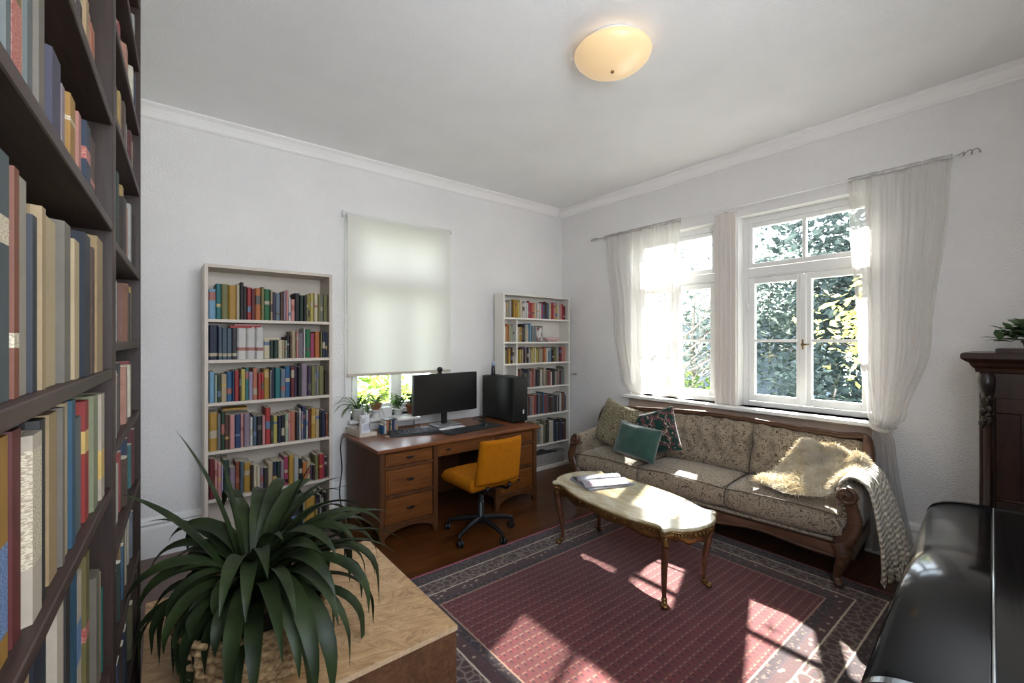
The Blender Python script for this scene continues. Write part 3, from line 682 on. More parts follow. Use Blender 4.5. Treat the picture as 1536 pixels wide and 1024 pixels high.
# monitor
mo = thing('computer_monitor', 'wide black flat monitor standing on the middle of the desk', 'monitor', (2.09, 3.60, DZ+e_), math.radians(4))
mb = MB(); mb.box(-.352, -.018, .125, .352, .02, .49, .006, seg=2); sc_ = mb.build('screen_housing', M_BLACK, mo)
mb = MB(); mb.box(-.344, -.0195, .145, .344, -.0182, .483); mb.build('screen', plain('dark_screen', (14, 14, 16), .28, var=.02, spec=.5), mo)
mb = MB(); mb.box(-.03, .021, .02, .03, .045, .35, .006); mb.build('stand_post', M_BLACK, mo)
mb = MB(); mb.box(-.13, -.07, 0, .13, .11, .0195, .008); mb.build('stand_base', plain('silver_base', (150, 150, 152), .3, .6), mo)
wc = thing('webcam', 'small black round webcam clipped on top of the monitor', 'webcam', (2.02, 3.594, DZ+e_+.4912))
mb = MB(); mb.box(-.02, -.012, 0, .02, .02, .010, .003); mb.build('clip', M_BLACK, wc)
mb = MB(); mb.ball((0, 0, .036), .026, 12); mb.build('camera_body', M_BLACK, wc)
mb = MB(); mb.lathe([(0, 0), (.012, 0), (.012, .008), (0, .009)], 14, T(0, -.022, .036) @ R(PI/2, 'X')); mb.build('lens', plain('lens_glass', (14, 16, 22), .1), wc)
# keyboard
def keyboard(label, x, y, rz, w, d):
    kb = thing('keyboard', label, 'keyboard', (x, y, DZ+e_), rz)
    mb = MB(); mb.prism([(-d/2, 0), (d/2, 0), (d/2, .024), (d/2-.005, .026), (-d/2, .012)], -w/2, w/2, 'x'); mb.build('tray', M_BLACK, kb)
    mb = MB(); cols = 20
    for r_ in range(6):
        yy = -d/2+.02+r_*(d-.035)/5; z = .012+(.026-.012)*((yy+d/2)/d)
        for c in range(cols):
            xx = -w/2+.018+c*(w-.036)/(cols-1)
            if r_ == 0 and 4 <= c <= 9:
                if c == 4: mb.box(xx-.008, yy-.008, z-.001, xx+.118, yy+.008, z+.006, .002)
                continue
            mb.box(xx-.0085, yy-.008, z-.001, xx+.0085, yy+.008, z+.006, .002)
    mb.build('keys', plain('grey_black_keys', (50, 50, 54), .5), kb)
keyboard('black computer keyboard on the desk beside the small booklets', 1.70, 3.46, math.radians(-14), .43, .16)
dm = MB(); dm.box(-.32, -.105, 0, .32, .105, .004, .0015); o = dm.build('desk_mat', plain('black_cloth_mat', (18, 19, 23), .8, var=.08, bump=.2, bscale=600)); o.matrix_world = T(2.20, 3.33, DZ+e_) @ R(math.radians(5)); tag(o, 'thin black cloth mat on the desk in front of the monitor', 'mat')
ms = MB(); ms.grid(lambda u, v: (.031*math.cos(2*PI*u)*math.sin(PI*v/2), .052*math.sin(2*PI*u)*math.sin(PI*v/2), .034*math.cos(PI*v/2)**.8), 20, 8, wrapu=True)
o = ms.build('computer_mouse', M_BLACK, weld=True); o.location = (2.36, 3.37, DZ+e_+.0042); tag(o, 'black computer mouse on the black cloth mat', 'mouse')
for i, (x, y, r_, w_, h_) in enumerate(((2.06, 3.45, .35, .21, .16), (2.13, 3.47, -.2, .15, .12))):
    mb = MB(); mb.box(-w_/2, -h_/2, 0, w_/2, h_/2, .0012); o = mb.build('paper_sheet', plain('white_paper', (226, 226, 230), .8, var=.02)); o.location = (x, y-.02*0, DZ+.024+.0015*i if False else DZ+e_+.0002+.0022*i+.0)
    o.rotation_euler = (0, 0, r_); tag(o, ['large white paper sheet under the monitor edge', 'small white paper sheet lying over the larger one by the monitor'][i], 'paper')
# white monitor riser and dark box on it
rs = thing('shelf_riser', 'small white desk riser with thin metal legs behind the keyboard', 'riser', (1.74, 3.73, DZ+e_), math.radians(-5))
mb = MB(); mb.box(-.12, -.08, .085, .12, .08, .103, .003); mb.build('board', M_WHITE, rs)
for x in (-.11, .11):
    mb = MB(); mb.tube([(x, -.07, 0), (x, -.07, .086)], .005, 8); mb.tube([(x, .07, 0), (x, .07, .086)], .005, 8); mb.build('leg', plain('steel', (170, 170, 172), .3, .9), rs)
# letter tray, paper bag, booklets
lt = thing('desk_tray', 'cream wooden letter tray at the desk corner by the cream bookcase', 'tray', (1.335, 3.72, DZ+e_), math.radians(6))
mb = MB(); mb.box(-.075, -.13, 0, .075, .13, .008); mb.box(-.075, -.13, .008, -.067, .13, .055); mb.box(.067, -.13, .008, .075, .13, .03); mb.box(-.067, .122, .008, .067, .13, .05); mb.box(-.067, -.13, .008, .067, -.122, .03)
mb.build('tray_body', M_CREAM, lt)
mb = MB(); mb.box(-.073, -.128, .0552, -.069, -.118, .17); mb.build('upright', M_CREAM, lt)
bg_ = thing('paper_bag', 'white paper bag standing in the cream letter tray', 'bag', (1.355, 3.70, DZ+e_+.0084), .2)
mb = MB(); mb.grid(lambda u, v: ((-.04 if u < .25 or u >= .75 else .04)*(1-.12*v)+.003*math.sin(9*v+u*20), (-.025 if u < .5 else .025)*(1-.5*v), .15*v+.006*math.sin(11*u)*v), 16, 8, wrapu=True)
mb.build('bag_body', plain('white_kraft', (222, 222, 226), .8, var=.03), bg_)
mb = MB(); mb.box(-.028, -.0265, .03, .028, -.0258, .08); mb.build('print', m_title('grey_print', (214, 216, 224), (150, 150, 168)), bg_)
x = 1.475
for i, (c, w_, h_) in enumerate((('B', .016, .075), ('W', .02, .11), ('S', .02, .115), ('g', .014, .10), ('c', .016, .11), ('n', .02, .112), ('L', .014, .11), ('X', .02, .115))):
    make_book((0, 0, 0), 0, x+w_/2, 3.60, DZ+e_, w_-.001, h_, .09, c, '%s booklet %s from the tray in the little row on the desk' % (PAL[c][0], ORD[i]), 'booklets on the desk', rnd_band(.3)); x += w_
mb = MB(); mb.box(1.50, 3.60, DZ+e_+.1162, 1.60, 3.68, DZ+e_+.120); tag(mb.build('notebook', M_BLACK), 'thin black notebook lying on top of the booklets', 'notebook')
mb = MB(); mb.box(-.06, -.03, 0, .06, .03, .0015); o = mb.build('note_card', M_PAPER); o.location = (1.52, 3.50, DZ+e_); o.rotation_euler = (0, 0, .3); tag(o, 'pale note card on the desk in front of the booklets', 'card')
wb = MB(); wb.box(-.06, -.045, 0, .06, .045, .085, .002); o = wb.build('storage_box', plain('white_card', (224, 222, 220), .7, var=.02)); o.location = (1.62, 3.893+.03, .8008); tag(o, 'plain white card box on the window sill above the booklets', 'box')
dc = MB(); dc.tube(catmull([(1.205, 3.80, .69), (1.185, 3.79, .60), (1.20, 3.80, .42), (1.175, 3.78, .22), (1.20, 3.74, .012), (1.16, 3.60, .006)], 6), .005, 6); tag(dc.build('power_cord', M_BLACK), 'black power cord hanging down the desk side next to the cream bookcase', 'cord')
# tangled cable beside the monitor
cb = MB(); cr = random.Random(4)
pts = [(2.46+.05*math.sin(i*1.3)+.01*i*.2, 3.60+.05*math.cos(i*1.7), DZ+.008+.018*(1+math.sin(i*.9))) for i in range(18)]
cb.tube(catmull(pts, 4), .004, 6); tag(cb.build('cable', M_BLACK), 'tangled black cable on the desk between monitor and tower', 'cable')

# ------------------------------------------------------------------ pot plants on the sill
def strap(mb, base, az, el, L, w, droop, n=9, fold=.25, twist=0, mi=0, tipw=.08, floor=None, belt=False):
    p = Vector(base); e = el; a = az; rows = []
    for i in range(n+1):
        t = i/n
        d = Vector((math.cos(a)*math.cos(e), math.sin(a)*math.cos(e), math.sin(e)))
        sd = Vector((-math.sin(a), math.cos(a), 0)); up = sd.cross(d)*-1
        wt = w*(.55+.9*t)*(1 if t < .5 else 1) if t < .45 else w*(1-(t-.45)/.55)**.75
        if t < .45: wt = w*(.5+.5*t/.45)
        if belt: wt = w*(.55+.45*min(1, t/.3)) if t < .6 else w*(1-((t-.6)/.4)**1.6)
        wt = max(wt, w*tipw)
        tw = twist*t; s2 = sd*math.cos(tw)+up*math.sin(tw); u2 = up*math.cos(tw)-sd*math.sin(tw)
        rows.append([mb.bm.verts.new(p+s2*(-wt/2)+u2*fold*wt/2), mb.bm.verts.new(p), mb.bm.verts.new(p+s2*(wt/2)+u2*fold*wt/2)])
        p = p+d*(L/n)
        if floor is not None: p = floor(p)
        e -= droop/n*(0.4+1.2*t); e = max(e, -1.5)
    for i in range(n):
        for j in range(2):
            f = mb.bm.faces.new((rows[i][j], rows[i][j+1], rows[i+1][j+1], rows[i+1][j])); f.smooth = True; f.material_index = mi
    return mb
def leaf_mat(name, a, b, edge=None, rough=.4, trans=.25):
    k = NT(name); v = k.coord(); nz = k.noise(v, 12, 3); col = k.ramp(nz.outputs[0], [(.3, lin(a)), (.7, lin(b))])
    d = k.n('BsdfPrincipled'); k.set(d, 'Base Color', col); d.inputs['Roughness'].default_value = rough; d.inputs['Specular IOR Level'].default_value = .3
    t = k.n('BsdfTranslucent'); k.set(t, 0, col); mx = k.n('MixShader'); mx.inputs[0].default_value = trans
    k.t.links.new(d.outputs[0], mx.inputs[1]); k.t.links.new(t.outputs[0], mx.inputs[2]); return k.end(mx.outputs[0])
LF_SP = leaf_mat('spider_leaf', (60, 88, 46), (120, 150, 84)); LF_SP2 = leaf_mat('lime_spider_leaf', (130, 160, 70), (196, 214, 120), trans=.45); LF_BU = leaf_mat('bushy_leaf', (52, 84, 40), (110, 146, 70), trans=.35)
M_TERR = plain('terracotta', (176, 110, 78), .8, var=.1); M_CER = plain('white_ceramic', (226, 224, 218), .25, var=.02); M_SOIL = plain('potting_soil', (52, 40, 32), .95, var=.3, scale=90)
def pot(root, r0, r1, h, mat, rim=.006):
    mb = MB(); mb.lathe([(0, 0), (r0, 0), (r1, h-.014), (r1+rim, h-.013), (r1+rim, h), (r1-.004, h), (r1-.008, h-.02), (0, h-.02)], 24); mb.build('pot', mat, root)
    mb = MB(); mb.lathe([(0, h-.012), (r1-.006, h-.012), (r1-.006, h-.0185), (0, h-.0185)], 20); mb.build('soil', M_SOIL, root)
def spider(label, loc, r0, r1, h, pm, lm, seed, n=26, L=.22, w=.013, lo=.4, clear=0):
    rd = random.Random(seed); rt = thing('spider_plant', label, 'plant', loc); pot(rt, r0, r1, h, pm); f = MB()
    for i in range(n):
        a = rd.uniform(0, 2*PI); el = rd.uniform(lo, 1.22); ll = L*rd.uniform(.6, 1.1)
        if math.sin(a) > -.05: a = -a                                        # leaves lean into the room, away from the pane
        strap(f, (math.cos(a)*.006, math.sin(a)*.006, h-.01), a, el, ll, w*rd.uniform(.8, 1.2), rd.uniform(1.6, 2.9), 9, .4)
    f.build('foliage', lm, rt); return rt
SZ = .8008
spider('dark green spider plant in a white pot at the sill end near the cream bookcase', (1.375, 3.92, SZ), .04, .052, .10, M_CER, LF_SP, 1, 34, .31, .018)
st = thing('plant_stand', 'small round white pedestal dish under the lime-green spider plant', 'stand', (1.545, 3.925, SZ))
mb = MB(); mb.lathe([(0, 0), (.04, 0), (.045, .006), (.03, .03), (.035, .05), (.062, .064), (.066, .07), (0, .07)], 24); mb.build('dish', M_CER, st)
spider('lime-green spider plant in a terracotta pot raised on a white dish on the sill', (1.545, 3.925, SZ+.0704), .035, .05, .06, M_TERR, LF_SP2, 2, 40, .28, .015, .6)
def bushy(name, label, loc, r, h, pm, seed, n=90, ls=.035, spread=.08, ph=.08, lm=None, pr=.045):
    rd = random.Random(seed); rt = thing(name, label, 'plant', loc); pot(rt, pr*.8, pr, ph, pm); f = MB(); s = MB()
    for i in range(10):
        a = rd.uniform(0, 2*PI); tip = Vector((math.cos(a)*spread*rd.uniform(.2, .9), math.sin(a)*spread*.6*rd.uniform(.2, .9), ph+h*rd.uniform(.5, 1)))
        pts = catmull([(0, 0, ph-.012), (tip.x*.4, tip.y*.4, ph+(tip.z-ph)*.6), tuple(tip)], 4); s.tube(pts, .0022, 5)
        for j in range(n//10):
            c = Vector(pts[min(len(pts)-1, 2+int(rd.random()*len(pts))) if True else 0]); q = c+Vector((rd.gauss(0, 1), rd.gauss(0, .7), rd.gauss(0, .8)))*ls*.8
            e = Euler((rd.uniform(-.9, .9), rd.uniform(-.9, .9), rd.uniform(0, 6.3))).to_matrix(); w = ls*rd.uniform(.7, 1.2)
            pp = [q+e @ Vector(v)*w for v in ((0, -.5, 0), (.26, -.2, .05), (.3, .12, .06), (0, .6, 0), (-.3, .12, .06), (-.26, -.2, .05))]
            fc = f.bm.faces.new([f.bm.verts.new(x_) for x_ in pp])
    s.build('stem', plain('green_stem', (90, 110, 60), .6), rt); f.build('foliage', lm or LF_BU, rt); return rt
bushy('potted_plant', 'low bushy green plant on the sill behind the white card box', (1.765, 3.94, SZ), .05, .11, M_CER, 5, 110, .036, .09, .06)
bushy('potted_plant', 'small leafy plant in a terracotta pot on the sill beside the monitor', (1.90, 3.94, SZ), .05, .12, M_TERR, 6, 80, .034, .07, .09)
bushy('potted_plant', 'tiny dark green plant in a white cup on the sill between two spider plants', (1.46, 3.90, SZ), .03, .08, M_CER, 7, 40, .022, .04, .05, pr=.026)

# ------------------------------------------------------------------ roller blind
k = NT('blind_fabric'); v = k.coord(scale=(900, 900, 900)); nz = k.noise(v, 1, 1)
d = k.n('BsdfDiffuse'); d.inputs[0].default_value = lin(238, 236, 228); t = k.n('BsdfTranslucent'); t.inputs[0].default_value = lin(248, 246, 244); tr = k.n('BsdfTransparent'); tr.inputs[0].default_value = (1, 1, .98, 1)
m1 = k.n('MixShader'); m1.inputs[0].default_value = .30; k.t.links.new(d.outputs[0], m1.inputs[1]); k.t.links.new(t.outputs[0], m1.inputs[2])
m2 = k.n('MixShader'); m2.inputs[0].default_value = .03; k.t.links.new(m1.outputs[0], m2.inputs[1]); k.t.links.new(tr.outputs[0], m2.inputs[2]); M_BLIND = k.end(m2.outputs[0])
bl = thing('roller_blind', 'translucent white roller blind drawn most of the way down the window above the desk', 'blind', (1.79, 3.905, 2.61))
mb = MB(); mb.tube([(-.53, 0, 0), (.53, 0, 0)], .018, 14); mb.build('roller', M_PAINT, bl)
mb = MB(); mb.box(-.515, -.0196, -1.40, .515, -.0188, -.004); mb.build('fabric', M_BLIND, bl)
mb = MB(); mb.box(-.517, -.026, -1.425, .517, -.014, -1.3995, .003); mb.build('bottom_bar', M_CREAM, bl)
for x in (-.545, .535):
    mb = MB(); mb.box(x-.006, -.024, -.025, x+.006, .044, .03, .003); mb.build('bracket', M_PAINT, bl)
mb = MB(); mb.tube([(-.540, -.03, -.02), (-.541, -.028, -1.2), (-.5395, -.03, -1.62)], .0028, 6); mb.tube([(-.540, -.02, -.02), (-.541, -.012, -1.2), (-.5395, -.028, -1.62)], .0028, 6); mb.ball((-.5395, -.03, -1.63), .009, 8); mb.build('pull_cord', M_PAINT, bl)
# ------------------------------------------------------------------ sofa
def m_brocade(name, a, b, sc=16):
    k = NT(name); v = k.coord(); w1 = k.noise(v, 6, 3, .6)
    mv = k.n('VectorMath', operation='MULTIPLY_ADD'); k.set(mv, 0, w1.outputs['Color']); mv.inputs[1].default_value = (.12, .12, .12); k.set(mv, 2, v)
    wv = k.noise(v, sc*.42, 2, .5, 1.6)
    f = k.math('PINGPONG', k.math('MULTIPLY', wv.outputs[0], 5.5), .5); f = k.math('MULTIPLY_ADD', f, 1.1, .2)
    fine = k.noise(v, 420, 2)
    f2 = k.math('MULTIPLY_ADD', fine.outputs[0], .18, f)
    col = k.ramp(f2, [(.36, lin(a)), (.56, lin(b)), (.68, lin(tuple(x*.8 for x in b))), (.8, lin(tuple(x*.92 for x in b))), (.95, lin(a))])
    k.pbsdf(col, .75, k.bump(f2, .35, .003), spec=.25, sheen=.25); return k.m
M_BROC = m_brocade('taupe_brocade', (80, 67, 56), (170, 154, 132), 38)
M_WAL = wood('carved_walnut', (48, 31, 22), (96, 65, 45), 'x', 1.5, .4, coat=.2, grain=10)
SA = math.atan2(1, -.08)
sofa = thing('sofa', 'antique brown brocade three-seat sofa with carved wooden frame under the windows', 'sofa', (3.465, 1.865, .013), SA)
SM = T(3.465, 1.865, .013) @ R(SA)
HL = 1.085
# front apron (serpentine)
mb = MB(); n = 48; o = []
def apz(t): return .165-.035*math.exp(-((t)/.22)**2)+.03*math.exp(-((abs(t)-.55)/.2)**2)
xs = [-.98+1.96*i/n for i in range(n+1)]
o = [(x, apz(x)) for x in xs]+[(x, .245) for x in xs[::-1]]
mb.prism(o, .30, .335, 'y'); mb.tube([(x, .337, apz(x)+.012) for x in xs], .009, 6); mb.build('apron', M_WAL, sofa)
mb = MB(); mb.box(-HL+.03, -.30, .17, HL-.03, -.27, .25); mb.box(-HL+.02, -.268, .17, -HL+.05, .298, .25); mb.box(HL-.05, -.268, .17, HL-.02, .298, .25); mb.build('seat_frame', M_WAL, sofa)
for sx in (-1, 1):
    mb = MB(); mb.tube(catmull([(sx*.99, .30, .25), (sx*1.015, .315, .185), (sx*.995, .325, .10), (sx*.985, .32, .045), (sx*1.0, .345, .012)], 5), [.055-.0012*i if i < 6 else max(.022, .05-.0024*i) for i in range(21)], 10); mb.ball((sx*1.0, .345, .018), .027, 8, sc=(1, 1, .68)); mb.build('leg', M_WAL, sofa)
    mb = MB(); mb.tube(catmull([(sx*1.0, -.28, .24), (sx*1.01, -.30, .12), (sx*1.0, -.31, .0)], 5), [.036-.0012*i for i in range(11)], 10); mb.build('leg', M_WAL, sofa)
mb = MB(); mb.box(-1.0, -.26, .2505, 1.0, .315, .272, .008); mb.build('seat_deck', M_BROC, sofa)
bnds = [-1.015, -.325, .38, 1.015]
for i in range(3):
    a, b = bnds[i]+.004, bnds[i+1]-.004
    def cu(u, v, a=a, b=b):
        # closed loop of a cushion section in v, swept along u
        th = 2*PI*v; e = 1-.06*max(0, abs(2*u-1)-.86)/.14
        y = .055+.285*max(-1, min(1, math.copysign(abs(math.cos(th))**.45, math.cos(th))))
        z = .358+(.083*e+.016*math.sin(PI*u))*math.copysign(abs(math.sin(th))**.55, math.sin(th))
        if y > .2: z -= (y-.2)*.05
        return (a+(b-a)*u, y, z)
    mb = MB(); mb.grid(cu, 14, 28)
    for u in (0, 1):
        mb.bm.faces.new([mb.bm.verts.new(cu(u, j/28)) for j in range(28)])
    # piping along the upper front edge
    q = mb.build('seat_cushion', M_BROC, sofa, weld=True)
    mb = MB(); mb.tube([(a+(b-a)*t/14, .336, .428+.014*math.sin(PI*t/14)) for t in range(15)], .0045, 6); mb.tube([(a, .335-.54*t/10, .436+.004*t/10*(t < 9)) for t in range(11)], .004, 6); mb.build('piping', plain('brown_piping', (84, 70, 56), .7), q)
def topz(x): return .818+.022*math.cos(PI*x/HL)
for i in range(3):
    a, b = bnds[i]+.003, bnds[i+1]-.003
    if i == 0: a -= .03
    if i == 2: b += .03
    def bk_(u, v, a=a, b=b):
        x = a+(b-a)*u; z0, z1 = .43, topz(x)-.008-.016*(1-abs(math.sin(PI*u*5))); z = z0+(z1-z0)*v
        tuft = 5; q = abs(math.sin(PI*u*tuft))**.5
        low = min(1, max(0, (v-.35)/.5)); bulge = .072*(1-abs(2*v-1)**3.5)**.6
        edge = min(1, min(u, 1-u)*14)**.5
        y = -.155-.13*v*.85+bulge*edge*(1-.55*low*(1-q))
        for rv, so_ in ((.34, .5), (.60, 0), (.86, .5)):
            for kk in range(-1, tuft+1):
                uc = (kk+so_+.0)/tuft; y -= .042*math.exp(-(((u-uc)*.68/.040)**2+((v-rv)*.40/.036)**2))
        return (x, y, z)
    mb = MB(); mb.grid(bk_, 50, 20)
    mb.grid(lambda u, v, a=a, b=b: (a+(b-a)*u, -.165-.13*v*.85-.02, .43+(topz(a+(b-a)*u)-.442)*v), 10, 4)
    mb.build('back_cushion', M_BROC, sofa)
mb = MB(); mb.grid(lambda u, v: (-1.03+2.06*u, -.235-.10*v-.02*0, .26+.55*v), 8, 4); mb.build('back_lining', plain('brown_lining', (84, 72, 60), .9), sofa, solid=.01)
pts = [(-1.055, -.165, .60), (-1.065, -.20, .70), (-1.06, -.245, .79), (-1.02, -.285, .822)]+[(x, -.292, topz(x)+.008) for x in [-.9+1.8*i/16 for i in range(17)]]+[(1.02, -.285, .822), (1.06, -.245, .79), (1.065, -.20, .70), (1.055, -.165, .60)]
mb = MB(); cp_ = catmull(pts, 4); mb.tube(cp_, [.026]*len(cp_), 10, flat=.75); mb.tube([p+Vector((0, .017, .012)) for p in cp_[8:-8]], .007, 6); mb.build('back_rail', M_WAL, sofa)
# carved end posts of the back
for sx in (-1, 1):
    mb = MB(); mb.tube(catmull([(sx*1.058, -.17, .56), (sx*1.07, -.15, .64), (sx*1.072, -.165, .72), (sx*1.06, -.21, .80), (sx*1.045, -.235, .835)], 5), [.022, .026, .03, .034, .036, .037, .038, .038, .037, .036, .035, .034, .033, .032, .03, .028, .026, .024, .022, .018, .012], 10, flat=.8); mb.build('back_post', M_WAL, sofa)
    # rolled arm
    def arm(u, v, sx=sx):
        th = 2*PI*v; y = .30-.50*u
        if True:
            cx, cz, r = sx*1.035, .535+.05*u, .062
            x = cx+r*math.cos(th)*1.0; z = cz+r*math.sin(th)
            if math.sin(th) < 0: z = cz+(.28+.05*u)*math.sin(th)*.96; x = cx+r*(math.copysign(abs(math.cos(th))**.5, math.cos(th)))*.9
        return (x, y, z)
    mb = MB(); mb.grid(arm, 12, 24); mb.bm.faces.new([mb.bm.verts.new(arm(0, j/24)) for j in range(24)]); mb.build('armrest', M_BROC, sofa, weld=True)
    # wooden arm front with scroll
    mb = MB(); p = catmull([(sx*1.0, .315, .24), (sx*1.045, .325, .31), (sx*1.075, .325, .40), (sx*1.06, .325, .49), (sx*1.035, .327, .575)], 6); mb.tube(p, [.05-.0009*i for i in range(len(p))], 10, flat=.5)
    sp_ = [(sx*1.035+(.052-.0028*i)*math.cos(i*.5+PI/2), .335+.0012*i, .552+(.052-.0028*i)*math.sin(i*.5+PI/2)) for i in range(17)]; mb.tube(sp_, [.017-.0005*i for i in range(17)], 8)
    mb.lathe([(0, 0), (.05, 0), (.05, .02), (.04, .028), (0, .03)], 18, T(sx*1.035, .312, .552) @ R(-PI/2, 'X')); mb.build('arm_scroll', M_WAL, sofa)

# ------------------------------------------------------------------ cushions on the sofa
def m_pattern(name, cols, sc, bump=.2):
    k = NT(name); v = k.coord(); w1 = k.noise(v, 9, 2, .5)
    mv = k.n('VectorMath', operation='MULTIPLY_ADD'); k.set(mv, 0, w1.outputs['Color']); mv.inputs[1].default_value = (.08, .08, .08); k.set(mv, 2, v)
    vo = k.n('TexVoronoi', feature='F1', i_Scale=sc); k.t.links.new(mv.outputs[0], vo.inputs['Vector'])
    n_ = k.noise(v, sc*1.2, 2, .5, 2)
    f = k.math('FRACT', k.math('MULTIPLY_ADD', vo.outputs[0], 1.6, n_.outputs[0]))
    col = k.ramp(f, [(i/len(cols), lin(c)) for i, c in enumerate(cols)], 'CONSTANT')
    fine = k.noise(v, 500, 2); k.pbsdf(col, .85, k.bump(fine.outputs[0], bump, .002), spec=.2, sheen=.2); return k.m
M_C1 = m_pattern('olive_cream_print', [(66, 60, 42), (158, 146, 116), (56, 52, 38), (168, 156, 126), (88, 80, 56), (160, 148, 118)], 22)
M_C2 = m_pattern('dark_floral_print', [(14, 50, 44), (18, 58, 50), (118, 62, 72), (18, 42, 38), (160, 142, 128), (40, 32, 32), (20, 62, 54)], 13)
k = NT('teal_velvet'); v = k.coord(); nz = k.noise(v, 14, 3, .6); k.pbsdf(k.ramp(nz.outputs[0], [(.3, lin(16, 54, 46)), (.7, lin(28, 76, 65))]), .7, k.bump(k.noise(v, 8, 3, .6, .6).outputs[0], .25, .02), sheen=.6); M_C3 = k.m
def on_sofa(x, y, z, rz=0, lean=0, spin=0): return SM @ T(x, y, z) @ R(rz) @ R(lean, 'X') @ R(spin, 'Y')
# local cushion: width along x, height along z, front = +y after turning half way
cushion('cushion', 'patterned olive and cream square cushion leaning on the sofa arm by the bookcase', .46, .44, .15, M_C1, on_sofa(.755, .065, .70, math.radians(-14), math.radians(17), math.radians(-10)))
cushion('cushion', 'dark green floral cushion half hidden behind the teal cushion on the sofa', .40, .40, .13, M_C2, on_sofa(.355, .045, .688, math.radians(3), math.radians(16), math.radians(20)))
cushion('cushion', 'plain teal velvet cushion in front of two patterned cushions on the sofa', .43, .30, .14, M_C3, on_sofa(.44, .225, .622, math.radians(-2), math.radians(20), math.radians(-5)))
M_FUR = None
k = NT('cream_wool'); v = k.coord(); nz = k.noise(v, 9, 3); k.pbsdf(k.ramp(nz.outputs[0], [(.3, lin(206, 188, 152)), (.7, lin(240, 232, 214))]), .9, sheen=.5); M_FUR = k.m
# sheepskin: draped over seat corner, back and arm
fr = random.Random(31)
def skin(u, v):
    lift = .022*max(0, math.sin(PI*min(1, u*1.05))*math.sin(PI*v))**.5
    # u from the seat corner (0) along towards and over the arm (1); v from front edge (0) to up the back (1)
    keys = [[(-.47, .22, .475), (-.54, .05, .50), (-.63, -.03, .64), (-.70, -.08, .79)],
            [(-.66, .27, .48), (-.70, .10, .53), (-.75, -.02, .65), (-.80, -.07, .775)],
            [(-.85, .30, .475), (-.86, .12, .555), (-.88, 0, .655), (-.90, -.06, .75)],
            [(-.955, .24, .535), (-.965, .10, .60), (-.97, 0, .665), (-.975, -.06, .725)],
            [(-1.04, .18, .632), (-1.045, .08, .655), (-1.05, 0, .685), (-1.05, -.06, .715)],
            [(-1.128, .16, .55), (-1.135, .07, .57), (-1.14, 0, .60), (-1.14, -.06, .62)]]
    cols = [catmull([Vector(r[j]) for r in keys], 8)[min(40, int(round(u*40)))] for j in range(4)]
    c = catmull(cols, 8); q = c[min(24, int(round(v*24)))]
    wob = .008*math.sin(21*u+5*v)+.006*math.sin(13*v-9*u)
    return q+Vector((0, .6*wob+.3*lift, wob*1.5+lift+.012))
mb = MB(); mb.grid(skin, 40, 24)
cache = {}
for _ in range(14000):
    u, v = fr.random(), fr.random(); i, j = int(u*39), int(v*23)
    if (i, j) not in cache:
        p = skin(i/40, j/24); a_ = skin((i+1)/40, j/24)-p; b_ = skin(i/40, (j+1)/24)-p; nn = a_.cross(b_)
        nn = nn.normalized() if nn.length > 1e-9 else Vector((0, 0, 1))
        if nn.dot(Vector((0, .4, 1))) < 0: nn = -nn
        cache[(i, j)] = (p, a_, b_, nn)
    p, a_, b_, nn = cache[(i, j)]
    p = p+a_*fr.random()+b_*fr.random(); L = fr.uniform(.018, .046)
    d = (nn+Vector((fr.gauss(0, .5), fr.gauss(0, .5), fr.gauss(0, .4)-.25))).normalized(); s_ = d.cross(Vector((fr.gauss(0, 1), fr.gauss(0, 1), fr.gauss(0, 1)))).normalized()*.0026
    t_ = p+d*L*.6; e = p+d*L+Vector((0, 0, -.005))
    mb.quad(p-s_, p+s_, t_+s_*.8, t_-s_*.8, smooth=True); f = mb.bm.faces.new([mb.bm.verts.new(x_) for x_ in (t_-s_*.8, t_+s_*.8, e)])
for f in mb.bm.faces: f.smooth = True
o = mb.build('sheepskin', M_FUR, weld=False); o.matrix_world = SM; tag(o, 'shaggy cream sheepskin draped over the sunny corner of the sofa', 'sheepskin')
# knitted throw over the arm
k = NT('oatmeal_knit'); v = k.coord(); sx_ = k.n('SeparateXYZ'); k.t.links.new(v, sx_.inputs[0])
za = k.math('SINE', k.math('MULTIPLY', k.math('ADD', sx_.outputs[2], k.math('MULTIPLY', sx_.outputs[1], .55)), 200)); zb = k.math('SINE', k.math('MULTIPLY', k.math('SUBTRACT', sx_.outputs[1], k.math('MULTIPLY', sx_.outputs[2], .35)), 230))
hh = k.math('MULTIPLY_ADD', za, .5, k.math('MULTIPLY', zb, .5)); nz = k.noise(v, 60, 2)
k.pbsdf(k.ramp(k.math('MULTIPLY_ADD', nz.outputs[0], .3, k.math('MULTIPLY_ADD', hh, .22, .35)), [(.15, lin(164, 146, 122)), (.6, lin(240, 228, 208))]), .95, k.bump(hh, .9, .008), sheen=.3); M_KNIT = k.m
def throw(u, v):
    # u across the width (front to back), v along the length (inner side of the arm, over, and down outside)
    y = .275-.30*u
    prof = [(-.955, .505), (-.972, .58), (-1.01, .625), (-1.05, .632), (-1.10, .60), (-1.125, .52), (-1.14, .40), (-1.155, .25), (-1.16, .12)]
    c = catmull([(a, b, 0) for a, b in prof], 6); q = c[min(48, int(round(v*48)))]
    up = .052*u*(1 if v < .5 else max(0, 1-(v-.5)*2.5))
    fold = (.016*math.sin(u*17+v*1.3)+.009*math.sin(u*31))*max(0, v-.38)*1.5
    out_ = .13*u*max(0, v-.38)/.62
    return (q.x-out_-abs(fold)*.6-fold*.6, y+.02*math.sin(9*u)*max(0, v-.5), q.y+up+.012*u*(v > .9))
mb = MB(); mb.grid(throw, 44, 48); th_ = mb.build('knitted_throw', M_KNIT, solid=.012); th_.matrix_world = SM @ T(-.016, 0, .022)
